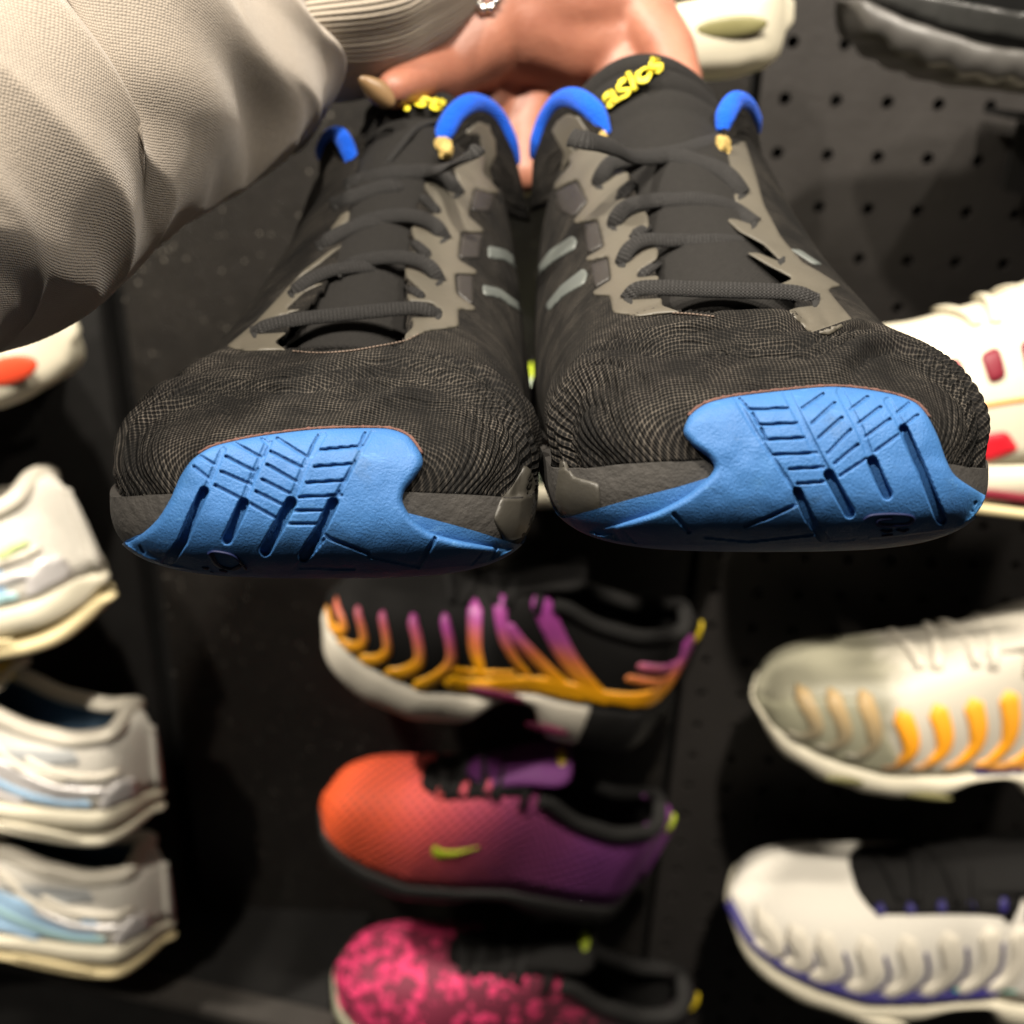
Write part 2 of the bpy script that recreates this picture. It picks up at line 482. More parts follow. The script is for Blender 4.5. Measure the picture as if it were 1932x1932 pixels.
def build_shoe(S):
    up, lo, R = shoe_form(S['tab'])
    n = len(R); mU = up.shape[1]; mL = lo.shape[1]
    fU = grid_faces(n, mU); fL = grid_faces(n, mL)
    base = up[:, mU//2].mean(0)
    root = empty('running_shoe', tuple(lo[n*2//3, mL//2]), label=S['label'], cat='shoe', group='pair of black running shoes held up by the hand')
    # wrinkles of the soft vamp
    dv = np.gradient(up, axis=0); du = np.gradient(up, axis=1)
    nor = np.cross(dv, du); nor /= np.linalg.norm(nor, axis=2)[:, :, None]+1e-12
    cen = up.mean(1, keepdims=True)
    nor *= np.sign((nor*(up-cen)).sum(2).mean())
    P0 = up.reshape(-1, 3); uv = grid_uv(up); pj = proj_np(P0)
    disp = np.zeros(len(P0))
    for k, (x, y) in enumerate(uv):
        D = pj[k, 2]-S['tab'][0][0]
        wr = math.exp(-((D-.036)/.022)**2)
        side = min(1.0, abs(x)/.05)
        q = noise.noise(Vector((x*14+S['seed'], y*80+6*noise.noise(Vector((x*26, y*20, S['seed']))), 1.7)))
        q2 = noise.noise(Vector((x*150, y*26, 7.7+S['seed'])))
        disp[k] = wr*.0048*(abs(q)**.8*2-.55) + .0011*q2*side*math.exp(-(D/.03)**2)*min(1, D/.008) + .0012*noise.noise(Vector((x*22, y*22, S['seed'])))*min(1, D/.01)
    up2 = P0+nor.reshape(-1, 3)*disp[:, None]
    thr = smooth_poly(S['throat'], 4, k=.6)
    fc = np.array(fU); cc = up2[fc].mean(1); pc = proj_np(cc)
    col_i = np.array([j for i in range(n-1) for j in range(mU-1)])/(mU-1)
    openm = inside(thr, pc[:, :2]) & (pc[:, 2] > S['tab'][0][0]+.045) & (np.abs(col_i-.5) < .40)
    back = (pc[:, 2] > S['collarD']) & (np.abs(col_i-.5) < .27)
    keep = ~(openm | back)
    nb_ = len(up2)
    bv_full = BVHTree.FromPolygons([Vector(p) for p in np.vstack([up2, lo.reshape(-1, 3)])],
                                   fU+[tuple(i+nb_ for i in f) for f in fL]+[(i*mU+e*(mU-1), (i+1)*mU+e*(mU-1), nb_+(i+1)*mL+e*(mL-1), nb_+i*mL+e*(mL-1)) for i in range(n-1) for e in (0, 1)]+[tuple(range(mU)), tuple(range(nb_+mL-1, nb_-1, -1))])
    u = mesh_obj('upper', up2, [fU[i] for i in range(len(fU)) if keep[i]], M['mesh'], root, uv=uv, world=True)
    bm = bmesh.new(); bm.from_mesh(u.data); bmesh.ops.delete(bm, geom=[v for v in bm.verts if not v.link_faces], context='VERTS'); bm.to_mesh(u.data); bm.free()
    md = u.modifiers.new('thick', 'SOLIDIFY'); md.thickness = .0022; md.offset = -1 if S['flipn'] else 1
    bv_up = BVHTree.FromPolygons([Vector(p) for p in up2], [fU[i] for i in range(len(fU)) if keep[i]])
    # foam midsole and rubber outsole
    nl = lo.reshape(-1, 3); uvl = grid_uv(lo)
    rows = mL-1; cut = S.get('cut', 11)
    fm, fo = [], []
    for i in range(n-1):
        for j in range(rows):
            f = fL[i*rows+j]
            (fo if cut <= j < rows-cut else fm).append(f)
    mid = mesh_obj('midsole', np.vstack([nl, nl[::mL]*0+lo[:, mL//2]]), fm, M['eva'], root, uv=np.vstack([uvl, uvl[::mL]]), world=True)
    # ledge that closes the midsole against the upper
    led = Geo()
    for side in (0, -1):
        a = lo[:, side]; b = up[:, side]; c = (lo[:, mL//2]+up[:, mU//2])/2
        b = b*.8+c*.2
        led.add(np.vstack([a, b]), [(i, i+1, n+i+1, n+i) for i in range(n-1)])
    led.build('midsole_ledge', M['eva'], root)
    nrm = lo - (lo[:, [0]]+lo[:, [-1]])/2
    nrm /= np.linalg.norm(nrm, axis=2)[:, :, None]+1e-9
    on = (lo+nrm*.0008).reshape(-1, 3)
    mesh_obj('outsole', on, fo, M['blue'], root, uv=uvl, world=True)
    # ---------------- toe bumper: the rubber curls up over the toe, its tread is cut into it
    bp = smooth_poly(S['bumper'], 5, k=.8)
    G = S['grooves']; A1 = np.array([g[0] for g in G]); B1 = np.array([g[1] for g in G]); wd = np.array([g[2] for g in G]); dp = np.array([g[3] for g in G])
    def tread(P):
        h = np.zeros(len(P))
        for a, b, wv, d in zip(A1, B1, wd, dp):
            ab = b-a; t = np.clip(((P-a)@ab)/(ab@ab), 0, 1)
            dist = np.linalg.norm(P-(a+t[:, None]*ab), axis=1)
            k = np.clip((wv-dist)/(wv*.34), 0, 1); k = k*k*(3-2*k)
            e = np.exp(-((dist-wv*1.25)/2.2)**2)*.00016          # raised lips beside a cut
            h = np.minimum(h, -d*1.15*k)
            h += e*(h > -1e-5)
        h += .00022*np.array([noise.noise(Vector((p[0]*.03, p[1]*.03, 3.1))) for p in P])
        return h
    drape('toe_bumper', bp, cam_ray, bv_full, .0042, 2.2, M['blue'], root, edge=15, hfun=tread, sink=.004, relax=40)
    q = bp[np.array([inside(np.array(bp), np.array([[p[0], p[1]+6]]))[0] and p[1] < S['glue'] for p in bp])]
    gl = Geo(); q = resample(q[np.argsort(q[:, 0])], 5, closed=False)
    cxy = bp.mean(0)
    P = []
    for p in q:
        d_ = (p-cxy)/np.linalg.norm(p-cxy); pp = p+d_*2.5
        l = bv_full.ray_cast(*cam_ray(pp))[0]
        if l is not None: P.append(l-cam_ray(pp)[1]*(.0006+.0006*noise.noise(Vector((p[0]*.2, 0, 2)))))
    gl.add(*tube(P, [.00042+.0004*noise.noise(Vector((k*.7, 3, 1))) for k in range(len(P))], 6)); gl.build('glue_line', M['glue'], root)
    # ---------------- printed films
    for poly, mk, h, nm in S['films']:
        drape(nm, round_corners(poly, 5), cam_ray, bv_full if nm != 'eyestay_film' else bv_full, h, 5.0, M[mk], root, edge=5, along='ray', sink=.0014)
    # ---------------- tongue
    tr = interp(S['tongue'], 8); K = 40; TV = []
    for D, uc, v, hw, arch, drop in tr:
        for k in range(K+1):
            a = -1+2*k/K
            uu = uc+hw*a; vv = v+arch*(a*a)**1.1
            TV.append(np.array(W(uu, vv, D+drop*a*a)))
    TV = np.array(TV).reshape(len(tr), K+1, 3)
    # padded ridges near the top of the tongue
    tq = TV.copy()
    for i in range(len(tr)):
        q = i/(len(tr)-1)
        amp = .0013*max(0, min(1, (q-.60)/.2))
        tq[i] += np.array((0, -.5, .85))*amp*math.sin(q*62)
        for k in range(K+1):
            p = tq[i, k]
            tq[i, k] += np.array((0, -.5, .8))*.0018*noise.noise(Vector(p*30))
    tf = grid_faces(len(tr), K+1)
    tg = mesh_obj('tongue', tq.reshape(-1, 3), tf, M['tongue'], root, uv=grid_uv(tq), world=True)
    md = tg.modifiers.new('thick', 'SOLIDIFY'); md.thickness = .007; md.offset = 0
    md = tg.modifiers.new('soft', 'SUBSURF'); md.levels = 1; md.render_levels = 1
    bv_t = BVHTree.FromPolygons([Vector(p) + (CAM_LOC-Vector(p)).normalized()*.0042 for p in tq.reshape(-1, 3)], tf)
    # lettering on the tongue
    cu = bpy.data.curves.new('lettering', 'FONT'); cu.body = 'asics'; cu.size = 1; cu.offset = .016; cu.shear = .22; cu.space_character = .93
    to = bpy.data.objects.new('tmp_text', cu); COL.objects.link(to)
    dg = bpy.context.evaluated_depsgraph_get(); dg.update()
    tm = bpy.data.meshes.new_from_object(to.evaluated_get(dg))
    bm = bmesh.new(); bm.from_mesh(tm)
    bmesh.ops.triangulate(bm, faces=bm.faces)
    bmesh.ops.subdivide_edges(bm, edges=[e for e in bm.edges if e.calc_length() > .12], cuts=2)
    xs = [v.co.x for v in bm.verts]; wtx = max(xs)
    o0, ex, ey = [np.array(x, float) for x in S['text']]
    r = bmesh.ops.extrude_face_region(bm, geom=bm.faces[:])
    topv = {v for v in r['geom'] if isinstance(v, bmesh.types.BMVert)}
    for v in bm.verts:
        p = o0+ex*(v.co.x/wtx)+ey*(v.co.y/.54)
        oo, dr = cam_ray(p); loc, nor_ = bv_t.ray_cast(oo, dr)[:2]
        if loc is None: loc, nor_ = W(p[0], p[1], S['tongue'][-1][0]-.004), -dr
        if nor_.dot(dr) > 0: nor_ = -nor_
        loc = loc+nor_*.0022
        v.co = loc-dr*(.0032 if v in topv else -.0005)-Vector(root.location)
    bmesh.ops.recalc_face_normals(bm, faces=bm.faces)
    me = bpy.data.meshes.new('tongue_lettering'); bm.to_mesh(me); bm.free(); me.materials.append(M['yellow'])
    lo_ = bpy.data.objects.new('tongue_lettering', me); COL.objects.link(lo_); lo_.parent = tg
    bpy.data.objects.remove(to); bpy.data.meshes.remove(tm)
    # ---------------- laces
    def hit(p):
        o, dr = cam_ray(p); best = None
        for b in (bv_up, bv_t):
            l = b.ray_cast(o, dr)[0]
            if l is not None:
                d = proj(l)[2]
                if best is None or d < best: best = d
        return best if best is not None else S['tab'][0][0]+.1
    lg = Geo()
    for pts, wv in S['laces']:
        q = smooth_poly(np.array(pts), 7, closed=False, k=1.0)
        h = np.array([hit(p) for p in q])
        m = len(q); lin = np.interp(np.arange(m), [0, m*.12, m*.88, m-1], [h[0]+.003, h[int(m*.12)]-.003, h[int(m*.88)]-.003, h[-1]+.003])
        tt = np.linspace(0, 1, m)
        d = np.minimum(lin, h-.0024)*1.0
        d[tt < .06] = h[tt < .06]+.001; d[tt > .94] = h[tt > .94]+.001
        for _ in range(3): d[1:-1] = (d[:-2]+2*d[1:-1]+d[2:])/4
        P = [W(a[0], a[1], b) for a, b in zip(q, d)]
        rad = wv*1.36*float(np.mean(d))/F/2
        ups = [(CAM_LOC-p).normalized()*.8+Vector((0, 0, .5)) for p in P]
        lg.add(*tube(P, rad*1.08, 12, .40, up=ups))
        if wv > 16:
            for e0, e1_ in ((q[0], q[4]), (q[-1], q[-5])):
                if bv_up.ray_cast(*cam_ray(e0))[0] is None: continue
                dd = (e0-e1_)/np.linalg.norm(e0-e1_); nn_ = np.array([-dd[1], dd[0]])
                el = [e0+dd*(7*math.cos(k*.5236))*1.0+nn_*(.62*wv*math.sin(k*.5236)) for k in range(12)]
                drape('eyelet', np.array(el), cam_ray, bv_full, .0012, 4, M['inside'], root, edge=3, sink=.001)
    lg.build('lace', M['lace'], root)
    # ---------------- blue collar lining rolled over the rim
    for pts, rr in S['collars']:
        P = spline([W(*p) for p in pts], 8)
        m = len(P)
        rad = [rr*(.55+.45*min(1, 6*min(i, m-1-i)/m)) for i in range(m)]
        V, Fc, U = tube(P, rad, 16, .62, up=[(CAM_LOC-p).normalized() for p in P])
        mesh_obj('collar_lining', V, Fc, M['bluefab'], root, uv=U, world=True)
        lowu = S['fill'][len([c for c in root.children if c.name.startswith('collar_panel')])]
        A = P; m = len(A); B = []
        for i in range(m):
            t_ = i/(m-1); B.append(W(lowu[0]+(lowu[2]-lowu[0])*t_, lowu[1]+(lowu[3]-lowu[1])*t_, pts[0][2]+(pts[-1][2]-pts[0][2])*t_+.006))
        VV = []
        for q in np.linspace(0, 1, 12):
            for i in range(m):
                p_ = A[i].lerp(B[i], q); VV.append(p_+(CAM_LOC-p_).normalized()*(.004*math.sin(math.pi*q)+.0005))
        cp = mesh_obj('collar_panel', VV, grid_faces(12, m), M['mesh'], root, uv=grid_uv(np.array([tuple(x) for x in VV]).reshape(12, m, 3)), world=True)
        md = cp.modifiers.new('thick', 'SOLIDIFY'); md.thickness = .002; md.offset = 0
        bvp = BVHTree.FromPolygons([Vector(x) for x in VV], grid_faces(12, m))
        for pf in S['cfilm']: drape('eyestay_film', round_corners(pf, 4), cam_ray, bvp, .0018, 5, M['olive'], root, edge=5, sink=.0005)
    for u_, v_, D_, r_ in S['foam']:
        bm = bmesh.new(); bmesh.ops.create_icosphere(bm, subdivisions=3, radius=r_)
        for v in bm.verts: v.co *= 1+.45*noise.noise(v.co*420+Vector((D_*90, 0, 0)))
        for v in bm.verts: v.co += W(u_, v_, D_)-Vector(root.location)
        me = bpy.data.meshes.new('worn_foam'); bm.to_mesh(me); bm.free(); me.materials.append(M['foam_y'])
        o = bpy.data.objects.new('worn_foam', me); COL.objects.link(o); o.parent = root
    # inside of the shoe
    inn = (up*.93+cen*.07); inn[:, :, :] -= 0
    ii = mesh_obj('lining', inn.reshape(-1, 3), [fU[i] for i in range(len(fU)) if keep[i] and pc[i, 2] > S['collarD']-.05 and abs(col_i[i]-.5) > .25], M['inside'], root, world=True)
    # emblem and letters pressed in the tread
    eg = Geo()
    for pts, wv in S['emblem']:
        q = smooth_poly(np.array(pts), 6, closed=False, k=1.0)
        P = []
        for p in q:
            o, dr = cam_ray(p); l = bv_full.ray_cast(o, dr)[0]
            if l is not None: P.append(l-dr*.0043)
        if len(P) > 2: eg.add(*tube(P, wv, 6, .5))
    eg.build('tread_emblem', M['mark'], root)
    # gel pocket in the side of the midsole
    for poly in S['gel']:
        drape('gel_pocket', round_corners(poly, 8), cam_ray, bv_full, .0006, 6, M['gel'], root, edge=6, sink=.002)
    # stitching at the front of the throat
    sg = Geo()
    for pts in S['stitch']:
        q = resample(smooth_poly(np.array(pts), 6, closed=False, k=1.0), 7, closed=False)
        for a, b in zip(q[:-1], q[1:]):
            b2 = a+(b-a)*.6
            l1, l2 = [bv_full.ray_cast(*cam_ray(p))[0] for p in (a, b2)]
            if l1 and l2: sg.add(*tube([l1-cam_ray(a)[1]*.0006, (l1+l2)/2-cam_ray(a)[1]*.001, l2-cam_ray(b2)[1]*.0006], .00030, 5))
    if sg.V: sg.build('stitching', M['thread'], root)
    return root, bv_full

def gv(pts, w_, d_):   # polyline -> groove segments
    return [(np.array(a, float), np.array(b, float), w_, d_) for a, b in zip(pts[:-1], pts[1:])]

# ---- shoe on the left
c1 = lambda p: ca(p, .4687, 176, 604)
c3 = lambda p: ca(p, .3516, 377, 126)
LEFT = dict(
    label='black running shoe with blue toe rubber, left of the held pair, nearest the sleeve', seed=1.0, glue=860, flipn=True, collarD=.405,
    tab=[(.2425, 560, 600, 580, 922, 914, 931, .8, .9),
         (.2430, 470, 690, 580, 925, 880, 962, .65, .8),
         (.2445, 370, 800, 580, 930, 846, 1000, .58, .72),
         (.2480, 285, 890, 585, 934, 813, 1034, .55, .70),
         (.2540, 232, 955, 595, 938, 782, 1062, .56, .68),
         (.2640, 216, 992, 610, 934, 740, 1081, .60, .66),
         (.2780, 220, 1003, 625, 918, 700, 1086, .66, .68),
         (.2950, 255, 1008, 645, 898, 655, 1076, .76, .72),
         (.3150, 312, 1007, 665, 878, 600, 1054, .85, .76),
         (.3350, 364, 1006, 690, 862, 525, 1027, .90, .78),
         (.3550, 412, 1004, 712, 846, 448, 1005, .92, .80),
         (.3750, 458, 1001, 735, 840, 368, 974, .90, .80),
         (.3950, 500, 994, 755, 812, 288, 945, .84, .78),
         (.4120, 530, 984, 765, 788, 222, 920, .76, .74),
         (.4400, 555, 972, 768, 752, 200, 880, .70, .72),
         (.4800, 578, 952, 768, 712, 225, 838, .70, .74),
         (.5150, 610, 915, 765, 686, 250, 800, .80, .8),
         (.5300, 690, 840, 765, 670, 300, 775, .9, .8)],
    throat=[(518, 652), (560, 600), (610, 540), (645, 470), (660, 400), (672, 320), (690, 250), (700, 120), (800, 120), (818, 250), (820, 300),
            (800, 352), (778, 425), (768, 500), (766, 575), (768, 620), (755, 648), (640, 660)],
    bumper=c1([(600, 480), (720, 460), (900, 440), (1100, 435), (1200, 440), (1270, 470), (1320, 540), (1325, 585), (1290, 640), (1252, 690), (1246, 735),
               (1285, 800), (1360, 855), (1500, 893), (1660, 915), (1770, 892), (1812, 862), (1806, 905), (1755, 952), (1600, 982), (1400, 1002), (1100, 1020),
               (750, 1028), (400, 1014), (215, 990), (125, 962), (92, 925), (115, 902), (190, 865), (260, 800), (310, 720), (350, 630), (400, 560), (480, 510)]),
    grooves=gv(c1([(1125, 452), (1060, 560), (960, 742)]), 5, .0006)+gv(c1([(966, 735), (905, 860), (848, 950)]), 12, .0034)+gv(c1([(850, 950), (790, 1025)]), 4, .001)
    + gv(c1([(925, 462), (860, 570), (800, 720)]), 8, .0006)+gv(c1([(796, 735), (745, 830), (692, 925)]), 13, .0034)
    + gv(c1([(715, 470), (640, 640), (605, 730)]), 8, .0006)+gv(c1([(606, 738), (575, 805), (540, 880)]), 12, .0034)
    + gv(c1([(522, 522), (470, 645), (448, 690)]), 7, .0006)+gv(c1([(446, 690), (395, 800), (360, 890), (290, 990)]), 11, .0034)
    + sum([gv(c1(s), 3.6, .0011) for s in (
        [(915, 522), (1080, 507)], [(890, 590), (1050, 578)], [(860, 655), (1018, 645)], [(830, 712), (1000, 705)], [(808, 768), (962, 765)], [(785, 820), (932, 820)],
        [(740, 475), (850, 545)], [(715, 530), (838, 592)], [(700, 582), (818, 650)], [(680, 642), (790, 697)], [(655, 690), (770, 748)], [(635, 740), (745, 802)],
        [(680, 478), (705, 500)], [(560, 490), (675, 552)], [(535, 550), (655, 612)], [(515, 610), (635, 662)], [(490, 665), (602, 722)],
        [(430, 548), (485, 580)], [(405, 590), (462, 635)], [(1095, 455), (1068, 515)], [(1052, 570), (1010, 650)], [(990, 690), (930, 820)], [(860, 555), (905, 465)], [(640, 640), (662, 600)], [(690, 545), (715, 490)])], [])
    + gv(c1([(928, 862), (955, 880), (1110, 940)]), 4, .0014)+gv(c1([(930, 880), (870, 950)]), 4, .0012)
    + gv(c1([(1375, 880), (1310, 990)]), 5, .0012)+gv(c1([(1310, 990), (1110, 950)]), 4, .0008)+gv(c1([(190, 910), (205, 935)]), 3, .0008)
    + gv(c1([(800, 1010), (830, 995), (1050, 1000)]), 3, .001)+gv(c1([(1520, 985), (1560, 940)]), 3, .0009)+gv(c1([(1620, 920), (1590, 980)]), 4, .001)+gv(c1([(190, 960), (300, 985)]), 3, .0009),
    films=[
        (c3([(1100, 1478), (1215, 1420), (1392, 1396), (1386, 1302), (1474, 1310), (1482, 1292), (1378, 1220), (1368, 1110), (1484, 1118), (1490, 1094), (1388, 1035), (1402, 888), (1522, 892), (1526, 874), (1440, 800),
             (1474, 655), (1596, 692), (1606, 664), (1520, 570), (1545, 430), (1545, 345), (1490, 318), (1430, 368), (1478, 372), (1500, 420), (1470, 500), (1360, 545), (1395, 640), (1388, 690), (1330, 640), (1215, 612), (1200, 645),
             (1285, 760), (1272, 785), (1200, 800), (1150, 832), (1132, 880), (1150, 925), (1240, 1012), (1215, 1026), (1140, 985), (1105, 1035), (1102, 1125), (1205, 1222), (1195, 1238), (1110, 1215), (1118, 1262),
             (1250, 1270), (1300, 1320), (1285, 1345), (1130, 1345), (1150, 1390), (1100, 1440)]), 'olive', .0009, 'eyestay_film'),
        (c3([(140, 1500), (230, 1525), (468, 1522), (400, 1478), (470, 1425), (300, 1435), (290, 1420), (400, 1350), (548, 1300), (460, 1305), (560, 1210), (670, 1160), (600, 1165), (470, 1225), (520, 1140), (640, 1060), (770, 955),
             (700, 985), (560, 1090), (420, 1240), (300, 1370)]), 'olive', .0009, 'eyestay_film'),
        (c3([(700, 870), (760, 790), (806, 770), (800, 830), (740, 870), (700, 900)]), 'olive', .0008, 'eyestay_film'),
        (c3([(1480, 650), (1585, 690), (1560, 780), (1450, 770)]), 'film2', .0006, 'quarter_film'),
        (c3([(1410, 890), (1518, 900), (1500, 1030), (1392, 1025)]), 'film2', .0006, 'quarter_film'),
        (c3([(1378, 1115), (1470, 1125), (1470, 1285), (1385, 1220)]), 'film2', .0006, 'quarter_film'),
        (c3([(1545, 960), (1640, 980), (1735, 1060), (1760, 1110), (1700, 1090), (1640, 1040), (1548, 1028)]), 'reflect', .0007, 'reflective_stripe'),
        (c3([(1515, 1168), (1610, 1190), (1730, 1280), (1755, 1340), (1690, 1300), (1610, 1245), (1522, 1225)]), 'reflect', .0007, 'reflective_stripe'),
        (c3([(1600, 400), (1625, 410), (1620, 560), (1590, 550)]), 'film2', .0006, 'quarter_film'),
    ],
    tongue=[(.318, 640, 668, 120, 20, .012), (.326, 652, 612, 122, 34, .010), (.341, 676, 532, 120, 46, .010), (.356, 702, 458, 112, 52, .010), (.374, 728, 382, 104, 58, .010), (.390, 750, 306, 98, 62, .010), (.402, 772, 248, 96, 60, .012),
            (.412, 786, 204, 92, 46, .014), (.421, 790, 168, 86, 44, .015)],
    text=((838, 196), (-112, -24), (-5, 27)),
    laces=[(c3([(285, 1432), (370, 1388), (550, 1352), (800, 1325), (1050, 1300), (1180, 1296), (1285, 1332)]), 20),
           (c3([(490, 1222), (560, 1160), (700, 1095), (840, 1075), (960, 1072)]), 18), (c3([(1285, 1160), (1240, 1080), (1150, 1032), (1000, 1022), (840, 1050), (740, 1100)]), 20),
           (c3([(640, 962), (740, 900), (860, 850), (980, 832)]), 20), (c3([(1312, 930), (1260, 850), (1150, 802), (1000, 805), (850, 845), (800, 870)]), 21),
           (c3([(720, 735), (850, 690), (980, 650), (1080, 632)]), 22), (c3([(1385, 690), (1320, 605), (1220, 566), (1050, 572), (900, 600), (790, 640)]), 23),
           (c3([(1495, 440), (1400, 500), (1330, 540), (1180, 575)]), 20), (c3([(985, 545), (1080, 420), (1170, 320), (1290, 282)]), 8),
           (c3([(1190, 690), (1290, 790)]), 13), (c3([(1150, 940), (1240, 1020)]), 13), (c3([(1110, 1175), (1210, 1240)]), 12)],
    collars=[([(822, 285, .402), (838, 250, .402), (858, 216, .404), (886, 197, .408), (915, 203, .416), (940, 228, .424), (962, 275, .432), (972, 310, .438)], .0042),
             ([(664, 318, .398), (656, 282, .398), (640, 256, .402), (622, 262, .408), (611, 285, .414), (607, 300, .42)], .0036)],
    cfilm=[c3([(1400, 505), (1500, 430), (1490, 372), (1430, 380), (1420, 345), (1490, 285), (1560, 300), (1600, 400), (1600, 480), (1560, 560), (1600, 680), (1480, 640), (1380, 560)])],
    fill=[(808, 372, 998, 420), (668, 380, 604, 366)],
    foam=[(836, 276, .399, .0034), (842, 284, .3910, .0032), (828, 268, .400, .0022)],
    emblem=[(c1([(470, 935), (500, 985), (560, 1002), (600, 985)]), .0008), (c1([(465, 940), (490, 930), (560, 945), (600, 985), (612, 1000)]), .0007),
            (c1([(450, 995), (455, 1000)]), .0009), (c1([(470, 1008), (480, 1010)]), .0008), (c1([(515, 1005), (530, 1010)]), .0009)],
    gel=[c1([(1640, 720), (1690, 665), (1735, 580), (1760, 600), (1790, 680), (1812, 780), (1800, 845), (1660, 900), (1610, 800)])],
    stitch=[c3([(500, 1525), (640, 1535), (800, 1525), (950, 1500), (1100, 1470), (1180, 1430)])])

